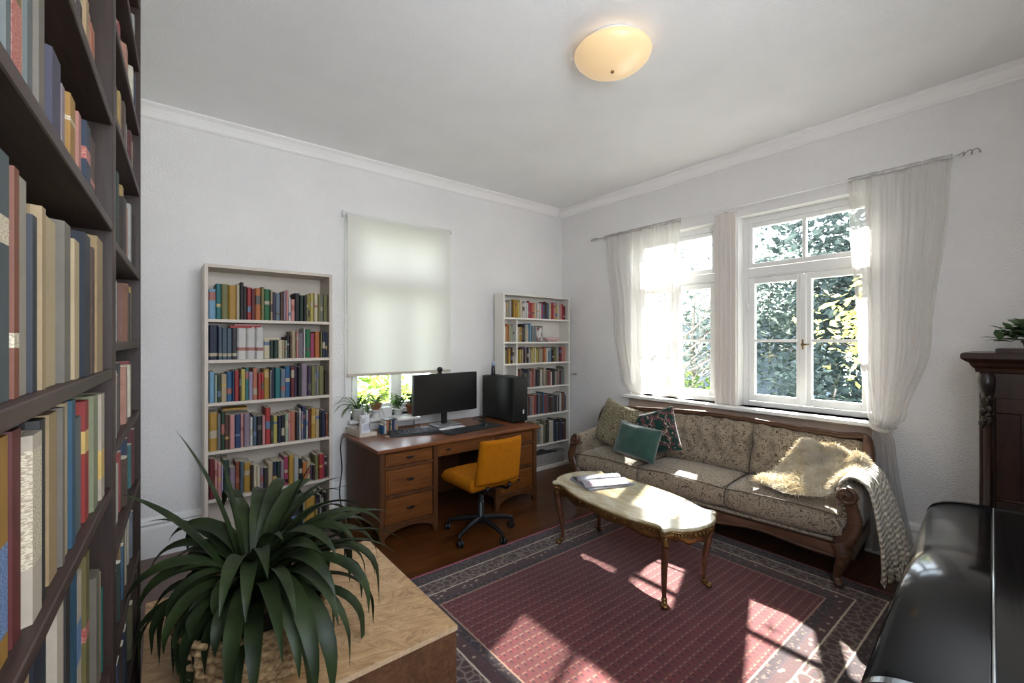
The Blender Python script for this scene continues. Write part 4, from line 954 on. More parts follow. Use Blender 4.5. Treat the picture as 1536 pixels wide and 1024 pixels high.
tag(th_, 'oatmeal knitted throw with fringe hanging over the sofa arm by the curtain', 'throw')
mb = MB()
for i in range(44):
    p = Vector(throw((i+.5)/44, 1)); pr = [p]
    for s_ in range(4): pr.append(pr[-1]+Vector((fr.gauss(0, .004), fr.gauss(0, .006), -.022)))
    mb.tube(pr, [.0065, .006, .006, .0055, .003], 5)
mb.build('fringe', M_KNIT, th_)

# ------------------------------------------------------------------ coffee table
k = NT('onyx_marble'); v = k.coord(scale=(5, 1.6, 5)); nz = k.noise(v, 2.2, 6, .6, 1.2); n2 = k.noise(v, 9, 4)
k.pbsdf(k.ramp(k.math('MULTIPLY_ADD', n2.outputs[0], .25, k.math('MULTIPLY', nz.outputs[0], .8)), [(.3, lin(142, 122, 88)), (.46, lin(178, 162, 126)), (.62, lin(204, 194, 166)), (.8, lin(162, 144, 108))]), .07, spec=.6, coat=.6); M_ONYX = k.m
M_GOLD = plain('antique_gilt', (138, 106, 62), .38, .85, var=.2, scale=60, bump=.4, bscale=120)
M_BRZ = plain('bronzed_wood', (104, 66, 46), .38, .35, var=.2, scale=40)
qt = [(.288, 0), (.284, .16), (.262, .29), (.232, .385), (.222, .43), (.226, .458), (.243, .482), (.236, .500), (.208, .503), (.186, .514), (.168, .538), (.13, .558), (.07, .578), (0, .585)]
full = [(x, y) for x, y in qt]+[(-x, y) for x, y in qt[::-1][1:]]+[(-x, -y) for x, y in qt[1:]]+[(x, -y) for x, y in qt[::-1][1:-1]]
ol = [(p.x, p.y) for p in catmull([(x, y, 0) for x, y in full], 4, True)]
TA = math.radians(-6)
tb = thing('coffee_table', 'low ornate coffee table with glossy onyx top and gilt cabriole legs on the rug', 'table', (2.435, 1.82, .013), TA)
def inset(o, f): return [(x*f, y*(1-(1-f)*.5)) for x, y in o]
mb = MB()
for (f0, z0), (f1, z1) in zip([(.965, .438), (.99, .441), (1, .448), (.99, .456), (.975, .459)], [(.99, .441), (1, .448), (.99, .456), (.975, .459), None] ) if False else []: pass
rings = [(.94, .4385), (.985, .4390), (1.0, .4445), (1.0, .4505), (.988, .4565), (.975, .459), (.0, .459)]
vs = []
for f_, z_ in rings[:-1]: vs.append([mb.bm.verts.new((x, y, z_)) for x, y in inset(ol, f_)])
for a, b in zip(vs, vs[1:]):
    for i in range(len(a)):
        f = mb.bm.faces.new((a[i], a[(i+1) % len(a)], b[(i+1) % len(a)], b[i])); f.smooth = True
mb.bm.faces.new(vs[-1]); mb.bm.faces.new(vs[0][::-1]); mb.build('tabletop', M_ONYX, tb)
mb = MB(); lp = [Vector((x, y, .434)) for x, y in inset(ol, .985)]; lp.append(lp[0]); mb.tube(lp, .006, 6, cap=False); mb.build('gilt_rim', M_GOLD, tb)
mb = MB(); io = inset(ol, .93); N_ = len(io)
def apr(u, v):
    i = int(round(u*N_)) % N_; x, y = io[i]; w_ = .046+.024*abs(math.sin(u*2*PI*3))**2+.008*math.sin(u*2*PI*24)
    return (x*(1+.012*math.sin(v*PI)), y*(1+.012*math.sin(v*PI)), .433-w_*v)
mb.grid(apr, N_, 5, wrapu=True)
for i in range(0, N_, 2):
    x, y = io[i]; mb.ball((x*1.012, y*1.012, .415), .0075, 6, sc=(1, 1, 1.3))
mb.build('carved_apron', M_GOLD, tb, solid=.006)
for sx in (-1, 1):
    for sy in (-1, 1):
        p = catmull([(sx*.195, sy*.455, .43), (sx*.207, sy*.475, .385), (sx*.203, sy*.470, .31), (sx*.190, sy*.455, .20), (sx*.182, sy*.447, .09), (sx*.186, sy*.452, .035), (sx*.198, sy*.466, .012)], 6)
        mb = MB(); nl = len(p); mb.tube(p, [max(.0115, .027-.00055*i*(1 if i < 30 else .9)) for i in range(nl)], 10); lg = mb.build('leg', M_BRZ, tb)
        mb = MB(); mb.tube([q+Vector((sx*.006, sy*.006, 0)) for q in p[:10]], [.024-.0008*i for i in range(10)], 8); mb.build('gilt_mount', M_GOLD, lg)
        mb = MB(); mb.ball((sx*.2, sy*.468, .015), .019, 8, sc=(1.25, 1.25, .78)); mb.tube(p[-9:-2], .0155, 8); mb.build('gilt_foot', M_GOLD, lg)
# magazines
def m_mag(name, base, inks, sc):
    k = NT(name); v = k.coord(); br = k.n('TexBrick', i_Scale=sc, i_Mortar_Size=.06, i_Brick_Width=.9, i_Row_Height=.35); k.t.links.new(v, br.inputs['Vector'])
    br.inputs['Color1'].default_value = lin(inks[0]); br.inputs['Color2'].default_value = lin(inks[1]); br.inputs['Mortar'].default_value = lin(base)
    nz = k.noise(v, 14, 2); col = k.mix(k.ramp(nz.outputs[0], [(.45, (0, 0, 0, 1)), (.55, (1, 1, 1, 1))]), br.outputs[0], lin(base)); k.pbsdf(col, .35); return k.m
TM = T(2.435, 1.82, .013+.4593) @ R(TA)
mb = MB(); mb.box(-.115, -.155, 0, .115, .155, .010, .001); o = mb.build('magazine', [plain('grey_white_cover', (150, 150, 156), .3, var=.02)]); o.matrix_world = TM @ T(.04, .275, .0006) @ R(math.radians(78)) @ Matrix.Scale(1.18, 4); tag(o, 'closed white magazine lying under the open one on the coffee table', 'magazine')
mb = MB()
def pg(sg):
    return lambda u, v: (sg*(.006+.105*u), -.148+.296*v, .0105+.018*math.sin(PI*min(1, u*1.15))**.8*(1-.45*u)+.003*(1-u))
mb.grid(pg(1), 10, 6); mb.grid(pg(-1), 10, 6)
o = mb.build('magazine', m_mag('newsprint', (158, 158, 164), [(78, 78, 88), (150, 112, 114)], 26), solid=.005); o.matrix_world = TM @ T(.03, .275, .0055) @ R(math.radians(72)) @ Matrix.Scale(1.15, 4); tag(o, 'open magazine with grey printed pages on the coffee table', 'magazine')

# ------------------------------------------------------------------ rug
RX0, RX1, RY0, RY1 = .88, 3.36, .50, 2.545
k = NT('red_persian_rug'); v = k.coord(); s3 = k.n('SeparateXYZ'); k.t.links.new(v, s3.inputs[0]); X, Y = s3.outputs[0], s3.outputs[1]
hx, hy = (RX1-RX0)/2, (RY1-RY0)/2
dx = k.math('SUBTRACT', hx, k.math('ABSOLUTE', X)); dy = k.math('SUBTRACT', hy, k.math('ABSOLUTE', Y)); D = k.math('MINIMUM', dx, dy)
wob = k.noise(v, 40, 2); D = k.math('MULTIPLY_ADD', k.math('SUBTRACT', wob.outputs[0], .5), .006, D)
# field: rows of small hooked motifs
fb = k.n('TexBrick', offset=.5, i_Scale=1.0, i_Mortar_Size=.0042, i_Mortar_Smooth=.15, i_Brick_Width=.078, i_Row_Height=.052)
wv = k.n('VectorMath', operation='MULTIPLY_ADD'); k.set(wv, 0, wob.outputs['Color']); wv.inputs[1].default_value = (.012, .012, 0); k.set(wv, 2, v); k.t.links.new(wv.outputs[0], fb.inputs['Vector'])
fb.inputs['Color1'].default_value = lin(100, 43, 43); fb.inputs['Color2'].default_value = lin(86, 36, 38); fb.inputs['Mortar'].default_value = lin(84, 48, 44)
mx_ = k.math('FRACT', k.math('DIVIDE', X, .039)); my_ = k.math('FRACT', k.math('DIVIDE', Y, .052))
hook = k.math('MULTIPLY', k.math('LESS_THAN', k.math('ABSOLUTE', k.math('SUBTRACT', my_, .66)), .09), k.math('LESS_THAN', mx_, .62))
hook2 = k.math('MULTIPLY', k.math('LESS_THAN', k.math('ABSOLUTE', k.math('SUBTRACT', mx_, .3)), .1), k.math('LESS_THAN', k.math('ABSOLUTE', k.math('SUBTRACT', my_, .40)), .2))
fieldc = k.mix(k.math('MULTIPLY', hook, .75), fb.outputs[0], lin(128, 90, 76)); fieldc = k.mix(k.math('MULTIPLY', hook2, .9), fieldc, lin(42, 28, 32))
# borders
vb = k.n('TexVoronoi', feature='DISTANCE_TO_EDGE', i_Scale=22); k.t.links.new(wv.outputs[0], vb.inputs['Vector'])
flo = k.ramp(vb.outputs[0], [(.05, lin(112, 98, 90)), (.11, lin(70, 54, 50)), (.28, lin(73, 46, 46)), (.34, lin(56, 45, 45))])
vs_ = k.n('TexVoronoi', feature='F1', i_Scale=46); k.t.links.new(wv.outputs[0], vs_.inputs['Vector'])
dark = k.ramp(vs_.outputs[0], [(.22, lin(96, 80, 72)), (.34, lin(60, 46, 46)), (.6, lin(48, 37, 39))])
dot = k.ramp(k.n('TexVoronoi', feature='F1', i_Scale=60).outputs[0], [(.2, lin(140, 124, 106)), (.3, lin(70, 48, 48))])
bandv = k.ramp(k.math('MULTIPLY', D, 2.5), [(0, (0, 0, 0, 1)), (1, (1, 1, 1, 1))])
def between(a, b): return k.math('MULTIPLY', k.math('GREATER_THAN', D, a), k.math('LESS_THAN', D, b))
col = fieldc
D = k.math('MULTIPLY', D, .87)
for a, b, c in ((-1, .014, lin(150, 74, 90)), (.014, .098, dark), (.098, .106, lin(176, 160, 140)), (.106, .205, flo), (.205, .213, lin(176, 160, 140)), (.213, .262, dot), (.262, .27, lin(60, 46, 52)), (.27, .305, dark), (.305, .313, lin(140, 112, 96))):
    col = k.mix(between(a, b), col, c)
fad = k.noise(v, 1.3, 4); pile = k.noise(v, 260, 2)
fs = k.n('VectorMath', operation='SCALE'); k.set(fs, 0, col); k.set(fs, 'Scale', k.math('MULTIPLY_ADD', fad.outputs[0], .5, k.math('MULTIPLY_ADD', pile.outputs[0], .4, .55)))
k.pbsdf(fs.outputs[0], .95, k.bump(k.math('MULTIPLY_ADD', pile.outputs[0], .6, k.math('MULTIPLY', fb.outputs[1], -.5)), .35, .004), spec=.1, sheen=.25)
cx, cy = (RX0+RX1)/2, (RY0+RY1)/2
mb = MB(); mb.box(-hx, -hy, 0, hx, hy, .0115, .003); rug = mb.build('persian_rug', k.m); rug.location = (cx, cy, .0008); tag(rug, 'large faded red oriental rug with dark patterned border under the coffee table', 'rug')
mb = MB()
for i in range(240):
    x = -hx+2*hx*(i+.5)/240
    for s in (1,): mb.tube([(x, s*hy, .004), (x+fr.gauss(0, .003), s*(hy+.012), .003), (x+fr.gauss(0, .005), s*(hy+.024), .002)], .0016, 4)
mb.build('fringe', plain('pink_wool_fringe', (150, 84, 98), .9), rug)
mb = MB(); mb.box(1.10, -.25, 0, 3.12, .475, .006, .002); tag(mb.build('floor_mat', plain('slate_blue_felt', (66, 74, 88), .95, var=.12, scale=60, bump=.2, bscale=400), off=(0, 0, -.0008)), 'slate-blue felt mat under the black piano', 'mat')
# ------------------------------------------------------------------ curtains
k = NT('sheer_voile'); v = k.coord(); nz = k.noise(v, 500, 1)
d = k.n('BsdfDiffuse'); d.inputs[0].default_value = lin(253, 249, 244); t = k.n('BsdfTranslucent'); t.inputs[0].default_value = lin(206, 203, 199); tr = k.n('BsdfTransparent'); tr.inputs[0].default_value = (1, 1, 1, 1)
m1 = k.n('MixShader'); m1.inputs[0].default_value = .55; k.t.links.new(d.outputs[0], m1.inputs[1]); k.t.links.new(t.outputs[0], m1.inputs[2])
lw = k.n('LayerWeight', i_Blend=.35); f_ = k.math('SUBTRACT', .46, k.math('MULTIPLY', lw.outputs['Facing'], .34))
m2 = k.n('MixShader'); k.t.links.new(f_, m2.inputs[0]); k.t.links.new(m1.outputs[0], m2.inputs[1]); k.t.links.new(tr.outputs[0], m2.inputs[2]); M_VOILE = k.end(m2.outputs[0])
RODX, RODZ = 3.878, 2.655
rod = thing('curtain_rod', 'thin white curtain rod above both windows', 'curtain rod', (RODX, 1.84, RODZ))
mb = MB(); mb.tube([(0, -1.43, 0), (0, 1.44, 0)], .006, 10); mb.build('rod', M_PAINT, rod)
for s_, y0 in ((-1, -1.43), (1, 1.44)):
    mb = MB(); sp_ = [(0, y0+s_*(.012+.0045*i+.02*math.sin(i*.8)*.5), .016*math.sin(i*.9)*(1 if i > 1 else i/2)) for i in range(22)]; mb.tube([(0, y0, 0)]+sp_, .0035, 6); mb.build('scroll_finial', plain('pewter', (172, 168, 164), .35, .6), rod)
for y0 in (-1.40, 0.03, 1.40):
    mb = MB(); mb.tube([(0, y0, -.006), (.02, y0, -.012), (.078, y0, -.012)], .005, 6); mb.box(.0735, y0-.012, -.04, .079, y0+.012, .016); mb.build('bracket', M_PAINT, rod)
def lerp_keys(keys, t):
    for (a, va), (b, vb) in zip(keys, keys[1:]):
        if t <= b:
            u = (t-a)/(b-a); u = u*u*(3-2*u); return tuple(x+(y-x)*u for x, y in zip(va, vb))
    return keys[-1][1]
def curtain(name, label, yk, zk, xk, folds, amp, ph, puddle=False, nu=150, nv=60):
    """yk: keys t->(ya, yb); zk: keys t->(z,), xk: t->(x, amp)"""
    root = thing(name, label, 'curtain', (RODX, (yk[0][1][0]+yk[0][1][1])/2, RODZ))
    mb = MB(); off = root.location
    def f(u, v):
        ya, yb = lerp_keys(yk, v); z, = lerp_keys(zk, v); x, am = lerp_keys(xk, v)
        uu = u+.02*math.sin(u*17+v*2.5)*math.sin(PI*u)
        y = ya+(yb-ya)*uu
        w_ = math.sin(2*PI*folds*uu+ph+.8*math.sin(5*uu))+.5*math.sin(2*PI*folds*1.73*uu+1.1+v*1.5)+.5*math.sin(2*PI*folds*.41*uu+v)+.18*math.sin(2*PI*folds*3.3*uu+2*v)
        xx = x+am*w_
        zz = z
        if puddle and v > .9: zz = z+.012*(1+math.sin(u*19+v*40))*(v-.9)*10; xx += .02*math.sin(u*13+v*30)*(v-.9)*10
        if v < .035: xx = RODX+(.011 if int(u*150) % 2 else -.011)*1.0+.004*w_
        return Vector((xx, y, zz))-off
    mb.grid(f, nu, nv); return root, mb
r1, mb = curtain('sheer_curtain', 'sheer white curtain gathered over the sill end near the bookcase corner', [(0, (3.19, 2.27)), (.25, (3.17, 2.28)), (.55, (3.08, 2.27)), (.8, (2.99, 2.24)), (.93, (2.90, 2.19)), (1, (2.84, 2.13))], [(0, (2.672,)), (.04, (2.64,)), (.95, (.965,)), (1, (.937,))], [(0, (RODX, .008)), (.06, (RODX, .013)), (.6, (3.89, .017)), (.9, (3.895, .022)), (1, (3.885, .018))], 6.5, .02, .4, True)
mb.build('voile', M_VOILE, r1)
r2, mb = curtain('sheer_curtain', 'long sheer white curtain tied back in a knot beside the dark carved cabinet', [(0, (.965, .425)), (.2, (.963, .44)), (.42, (.915, .52)), (.58, (.855, .64)), (.665, (.818, .728)), (.685, (.815, .732)), (.75, (.835, .70)), (1, (.90, .585))], [(0, (2.672,)), (.04, (2.64,)), (.675, (.905,)), (1, (.035,))], [(0, (RODX, .008)), (.06, (RODX, .014)), (.45, (3.87, .016)), (.665, (3.842, .010)), (.685, (3.842, .010)), (.8, (3.895, .013)), (1, (3.905, .012))], 5.5, .02, 1.2)
mb.build('voile', M_VOILE, r2)
mb = MB(); lp = [Vector((3.842+.038*math.cos(a), .774+.052*math.sin(a), .905+.016*math.sin(a+.6)))-r2.location for a in [2*PI*i/24 for i in range(25)]]; mb.tube(lp, .017, 8, cap=False, flat=.6)
mb.tube([Vector(q)-r2.location for q in ((3.86, .735, .90), (3.90, .725, .895), (3.952, .715, .905))], .009, 6); mb.build('tieback', M_VOILE, r2)

# ------------------------------------------------------------------ ceiling lamp
k = NT('opal_glass_lit'); lwt = k.n('LayerWeight', i_Blend=.5); v = k.coord(); nz = k.noise(v, 5, 3)
em = k.ramp(k.math('MULTIPLY_ADD', nz.outputs[0], .35, k.math('MULTIPLY', lwt.outputs['Facing'], .5)), [(.15, (1, .62, .30, 1)), (.7, (1, .74, .46, 1))])
p_ = k.pbsdf(lin(226, 198, 152), .3, spec=.5); k.set(p_, 'Emission Color', em); p_.inputs['Emission Strength'].default_value = .17; M_OPAL = k.m
lamp = thing('ceiling_lamp', 'round opal glass ceiling lamp glowing warm yellow', 'lamp', (1.95, 1.55, HC-.001))
lamp.scale = (1.06, 1.06, 1.06)
mb = MB(); mb.lathe([(0, 0), (.15, 0), (.155, -.01), (.15, -.03), (0, -.03)], 32); mb.build('ceiling_plate', M_PAINT, lamp)
mb = MB(); mb.lathe([(.0, -.1375), (.03, -.137), (.075, -.132), (.125, -.118), (.165, -.096), (.19, -.070), (.198, -.050), (.19, -.038), (.16, -.030), (.10, -.0305)], 48); mb.build('glass_bowl', M_OPAL, lamp)
mb = MB(); mb.ball((0, 0, -.142), .009, 8); mb.build('finial', M_BRASS, lamp)

# ------------------------------------------------------------------ strand-board chest with the big plant
def m_osb(name, a, b, c, s=1):
    k = NT(name); v = k.coord()
    nz0 = k.noise(v, 3, 2)
    mv = k.n('VectorMath', operation='MULTIPLY_ADD'); k.set(mv, 0, nz0.outputs['Color']); mv.inputs[1].default_value = (.05, .05, .05); k.set(mv, 2, v)
    acc = None
    for i, ang in enumerate((.3, 1.15, 2.0, 2.8)):
        mp = k.n('Mapping', vector_type='TEXTURE'); k.t.links.new(mv.outputs[0], mp.inputs[0]); mp.inputs['Rotation'].default_value = (0, 0, ang); mp.inputs['Scale'].default_value = (1/9, 1/95, 1/60); mp.inputs['Location'].default_value = (i*3.1, i*1.7, 0)
        fi = k.noise(mp.outputs[0], 1.0, 3, .6)
        if acc is None: acc = fi.outputs[0]
        else:
            m3 = k.n('Mapping', vector_type='TEXTURE'); k.t.links.new(mv.outputs[0], m3.inputs[0]); m3.inputs['Rotation'].default_value = (0, 0, ang); m3.inputs['Scale'].default_value = (1/7, 1/26, 1/20); m3.inputs['Location'].default_value = (i*7.3, 0, i)
            mk = k.n('MapRange'); k.t.links.new(k.noise(m3.outputs[0], 1.0, 1).outputs[0], mk.inputs[0]); mk.inputs[1].default_value = .50; mk.inputs[2].default_value = .54
            mm = k.n('Mix', data_type='FLOAT'); k.t.links.new(mk.outputs[0], mm.inputs[0]); k.t.links.new(acc, mm.inputs[2]); k.t.links.new(fi.outputs[0], mm.inputs[3]); acc = mm.outputs[0]
    gr_ = acc; f = k.math('MULTIPLY_ADD', k.noise(mv.outputs[0], 14, 2).outputs[0], .3, k.math('MULTIPLY', acc, .75))
    col = k.ramp(f, [(.25, lin(a)), (.5, lin(b)), (.75, lin(c))]); k.pbsdf(col, .55, k.bump(gr_, .25, .002)); return k.m
M_OSB = m_osb('strand_board', (104, 72, 42), (168, 130, 88), (200, 166, 122)); M_OSB2 = m_osb('dark_strand_board', (56, 34, 18), (88, 56, 32), (112, 76, 46))
BX0, BX1, BY0, BY1, BZ = -.045, .858, 1.395, 2.29, .45
box = thing('storage_chest', 'strand-board chest with pale cut edge under the big potted plant', 'chest', (BX0, BY0, 0)); BW, BD = BX1-BX0, BY1-BY0
mb = MB(); mb.box(0, 0, BZ-.018, BW, BD, BZ, .001, mi=0); o = mb.build('lid', [M_OSB], box)
mb = MB(); mb.box(0, -.0008, BZ-.0175, BW, -.0001, BZ-.0005); mb.box(BW+.0001, 0, BZ-.0175, BW+.0008, BD, BZ-.0005); mb.build('cut_edge', plain('pale_cut_edge', (190, 160, 124), .7, var=.1, scale=80), o)
mb = MB(); mb.box(.003, .003, 0, BW-.003, .02, BZ-.0185); mb.build('front_panel', M_OSB2, box)
mb = MB(); mb.box(BW-.02, .021, 0, BW-.003, BD-.003, BZ-.0185); mb.build('side_panel', M_OSB2, box)
mb = MB(); mb.box(.003, .021, 0, .02, BD-.003, BZ-.0185); mb.build('side_panel', M_OSB2, box)
mb = MB(); mb.box(.021, BD-.02, 0, BW-.021, BD-.003, BZ-.0185); mb.build('back_panel', M_OSB2, box)
k = NT('woven_seagrass'); v = k.coord(); nz = k.noise(v, 60, 3); k.pbsdf(k.ramp(nz.outputs[0], [(.3, lin(112, 84, 54)), (.7, lin(186, 154, 110))]), .85, k.bump(k.noise(v, 300, 2).outputs[0], .4, .003)); M_SEA = k.m
bp_ = thing('potted_plant', 'large dark green strap-leaved plant in a woven basket on the strand-board chest', 'plant', (.245, 1.66, BZ+.0006))
mb = MB(); rows_, nn_ = 44, 96
def weave(u, v):
    th = 2*PI*u; z = .19*v; r = .165+.045*v+.012*math.sin(PI*v); row = v*11
    r += .008*math.sin(th*16+PI*math.floor(row))*abs(math.sin(PI*row))**.7+.004*abs(math.sin(PI*row))
    return (r*math.cos(th), r*math.sin(th), z)
mb.grid(weave, nn_*2, rows_*2, wrapu=True)
mb.tube([(.214*math.cos(a), .214*math.sin(a), .192) for a in [2*PI*i/40 for i in range(41)]], .011, 8, cap=False); mb.lathe([(0, 0), (.165, 0)], 40); mb.build('woven_basket', M_SEA, bp_)
mb = MB(); mb.lathe([(0, .165), (.206, .165), (.2, .13), (0, .13)], 32); mb.build('soil', M_SOIL, bp_)
LF_BIG = leaf_mat('dark_strap_leaf', (24, 33, 15), (46, 58, 28), rough=.5, trans=.12)
rd = random.Random(12); f = MB()
spec = []   # azimuth(deg), start elevation, length, width, droop
for i in range(104):
    az = i*137.5+rd.uniform(-14, 14); t = i/104
    spec.append((az, 1.36-1.05*t+rd.uniform(-.1, .1), rd.uniform(.50, .68)*(.85+.25*(t > .25)), rd.uniform(.044, .060), 1.5+1.4*t+rd.uniform(0, 1.0)))
spec += [(150, 1.30, .62, .040, .35), (165, 1.15, .60, .038, .7), (141, 1.40, .46, .034, .12), (20, 1.2, .52, .03, .3), (140, .95, .66, .036, .9), (-35, 1.0, .68, .044, 1.9), (-60, 1.15, .66, .05, 2.4), (-85, 1.2, .62, .05, 2.6), (-110, 1.1, .66, .05, 2.4), (-20, .8, .70, .045, 1.9), (5, .9, .74, .045, 1.8)]
def rest_on_lid(p):
    if BX0-.02 < p.x+.245 < BX1+.02 and BY0-.02 < p.y+1.66 < BY1+.02 and p.z < .014: p = Vector((p.x, p.y, .014))
    return p
for az, el, L, w_, dr in spec:
    a = math.radians(az); h0 = rd.uniform(.17, .30)
    dirx, diry = math.cos(a), math.sin(a)
    if dirx < -.35 and not (el > 1.1 and dr < 1): L *= .60; dr += .4
    elif dirx < -.1: L *= .85
    if dirx > .5: L *= .76
    if -.35*dirx-.94*diry > .35: L *= .80                   # the room side leaves stop above the basket                      # held off the bookcase
    strap(f, (dirx*.035, diry*.035, h0), a, el, L, w_*.88, dr, 16, .35, rd.uniform(-.6, .6), tipw=.05, floor=rest_on_lid, belt=True)
f.build('foliage', LF_BIG, bp_)
mb = MB()
for i in range(5):
    a = i*1.3; mb.tube([(.03*math.cos(a), .03*math.sin(a), .15), (.035*math.cos(a), .035*math.sin(a), .27)], [.022, .014], 8)
mb.build('stem', plain('brown_cane', (96, 80, 54), .8, var=.2), bp_)

# ------------------------------------------------------------------ piano
k = NT('black_piano_lacquer'); v = k.coord(); nz = k.noise(v, 3, 3); n2 = k.noise(v, 400, 2)
k.pbsdf(k.ramp(nz.outputs[0], [(.3, lin(10, 10, 11)), (.7, lin(16, 16, 17))]), k.math('MULTIPLY_ADD', nz.outputs[0], .06, .13), k.bump(n2.outputs[0], .02, .001), spec=.35, coat=.2, coatr=.08); M_LACQ = k.m
PA = math.radians(3.8)
pn = thing('upright_piano', 'glossy black piano with closed curved keyboard lid near the camera', 'piano', (1.205, .285, .0075), PA)
PL = 1.50
# local: x along the keyboard, -y away from the player; the lip is at y=0
lip = catmull([(-.002, .655, 0), (.0, .70, 0), (-.006, .732, 0), (-.022, .757, 0), (-.055, .776, 0), (-.10, .787, 0), (-.15, .791, 0), (-.205, .790, 0)], 6)
o = [(p.x, p.y) for p in lip]+[(-.205, .770), (-.10, .767), (-.055, .756), (-.03, .73), (-.022, .655)]
mb = MB(); mb.prism(o, .0, PL, 'x', smooth=False); fb_ = mb.build('keyboard_lid', M_LACQ, pn)
for p in fb_.data.polygons: p.use_smooth = len(p.vertices) == 4
mb = MB(); mb.tube([(0, -.207, .7915), (PL, -.207, .7915)], .0035, 6); mb.build('hinge', plain('steel_hinge', (190, 190, 192), .25, .9), pn)
up_ = catmull([(-.2095, .790, 0), (-.27, .794, 0), (-.33, .806, 0), (-.385, .835, 0), (-.415, .92, 0)], 5)
o = [(p.x, p.y) for p in up_]+[(-.43, .92), (-.43, .76), (-.2095, .770)]
mb = MB(); mb.prism(o, .0, PL, 'x'); q = mb.build('music_ledge', M_LACQ, pn)
mb = MB(); mb.box(.0, -.46, .921, PL, -.415, 1.24, .004); mb.build('upper_panel', M_LACQ, pn)
mb = MB(); mb.box(-.01, -.48, 1.2405, PL+.01, -.40, 1.262, .006); mb.build('top_lid', M_LACQ, pn)
for x in (-.0245, PL+.0005):
    mb = MB(); oo = [(p.x*1.0, p.y+.003) for p in lip]+[(-.27, .797), (-.33, .809), (-.385, .838), (-.418, .92), (-.42, 1.24), (-.47, 1.24), (-.47, 0), (-.30, 0), (-.30, .58), (-.02, .60)]
    mb.prism(oo, x, x+.024, 'x'); mb.build('end_panel', M_LACQ, pn)
mb = MB(); mb.box(.001, -.34, .60, PL-.001, -.024, .654); mb.build('key_bed', M_LACQ, pn)
mb = MB(); mb.box(.001, -.46, .03, PL-.001, -.375, .75); mb.build('lower_panel', M_LACQ, pn)
for x in (.0, PL-.06):
    mb = MB(); mb.tube([(x+.03, -.06, 0), (x+.03, -.06, .05), (x+.03, -.06, .5), (x+.03, -.06, .6)], [.034, .024, .03, .04], 12); mb.build('leg', M_LACQ, pn)

# ------------------------------------------------------------------ carved cabinet
M_CAB = wood('dark_carved_oak', (26, 14, 9), (60, 34, 20), 'z', 1.6, .38, coat=.25, grain=9)
cb_ = thing('carved_cabinet', 'dark carved wooden cabinet against the wall beyond the black piano', 'cabinet', (3.46, -.065, 0))
# local: front at x=0 facing -x, depth to x=.46, y from -.36 to +.35
mb = MB(); mb.box(.0, -.36, .06, .46, .345, 1.33, .004); cas = mb.build('body', M_CAB, cb_)
cor = [(0, 0), (-.012, .0), (-.016, .02), (-.03, .035), (-.035, .05), (-.058, .066), (-.066, .075), (-.066, .095), (-.058, .105), (0, .105)]
mb = MB()
n = len(cor); A = []
for (u, z) in cor: A.append([mb.bm.verts.new(q) for q in ((u, -.36+u, 1.331+z), (u, .345-u, 1.331+z), (.46, .345-u, 1.331+z), (.46, -.36+u, 1.331+z))])
for a, b in zip(A, A[1:]):
    for i in range(4): mb.bm.faces.new((a[i], a[(i+1) % 4], b[(i+1) % 4], b[i]))
mb.bm.faces.new(A[-1]); mb.bm.faces.new(A[0][::-1]); mb.build('cornice', M_CAB, cb_)
mb = MB(); mb.box(-.012, -.30, .40, -.0005, .285, 1.20, .004); dr_ = mb.build('door', M_CAB, cb_)
mb = MB(); mb.box(-.022, -.30, 1.12, -.0125, .285, 1.2, .004); mb.box(-.022, -.30, .40, -.0125, .285, .50, .004); mb.box(-.022, -.3, .5005, -.0125, -.21, 1.1195, .004); mb.box(-.022, .195, .5005, -.0125, .285, 1.1195, .004); mb.build('door_frame', M_CAB, dr_)
mb = MB(); mb.prism([(-.14+.28*i/12, .62 if i in (0, 12) else .62) for i in (0, 12)]+[(.14*math.cos(PI*i/14), .93+.13*math.sin(PI*i/14)) for i in range(15)], -.0205, -.0128, 'x'); mb.build('arched_panel', M_CAB, dr_)
mb = MB(); mb.tube([(-.03, -.33, .37), (-.03, .315, .37)], .016, 8); mb.tube([(-.022, -.30, .67), (-.022, .285, .67)], .010, 8); mb.build('waist_moulding', M_CAB, cb_)
mb = MB(); mb.box(-.03, -.355, .0, .46, .34, .0595, .005); mb.build('plinth', M_CAB, cb_)
mb = MB(); mb.box(-.022, -.30, .1, -.0005, .285, .34, .006); kd = mb.build('drawer', M_CAB, cb_)
mb = MB(); mb.ball((-.03, 0, .22), .016, 8); mb.build('knob', M_BRASS, kd)
M_CARV = plain('blackened_carving', (34, 24, 19), .4, var=.2, scale=50, coat=.2)
for y in (.312, -.327):
    mb = MB(); mb.lathe([(0, 0), (.024, 0), (.024, .02), (.016, .03), (.015, .5), (.018, .52), (.024, .53), (.02, .55), (0, .55)], 14, T(-.026, y, .56)); mb.build('column', M_CAB, cb_)
    mb = MB(); rr = random.Random(int(y*1000))
    mb.tube(catmull([(-.02, y, 1.11), (-.032, y+.004, 1.17), (-.045, y, 1.22), (-.062, y, 1.275), (-.05, y, 1.325)], 5), [.014, .016, .019, .023, .026, .026, .025, .022, .02, .022, .025, .028, .03, .031, .032, .033, .034, .033, .032, .03, .026], 10)
    for i in range(13):
        z = 1.30-.02*i; a = i*2.1; mb.ball((-.048+.012*math.sin(a)+.0017*i, y+.018*math.cos(a), z), .017+.004*math.sin(i*1.7), 7, sc=(1, .8, 1.25))
    mb.tube([(-.062+.022*math.cos(i*.55)*(1-i/14), y, 1.275+.022*math.sin(i*.55)*(1-i/14)) for i in range(13)], .008, 6)
    for i in range(5): mb.ball((-.052+.004*i, y+.012*math.cos(i*2), 1.13-.018*i), .016-.0015*i, 7)
    mb.build('carved_bracket', M_CARV, cb_)
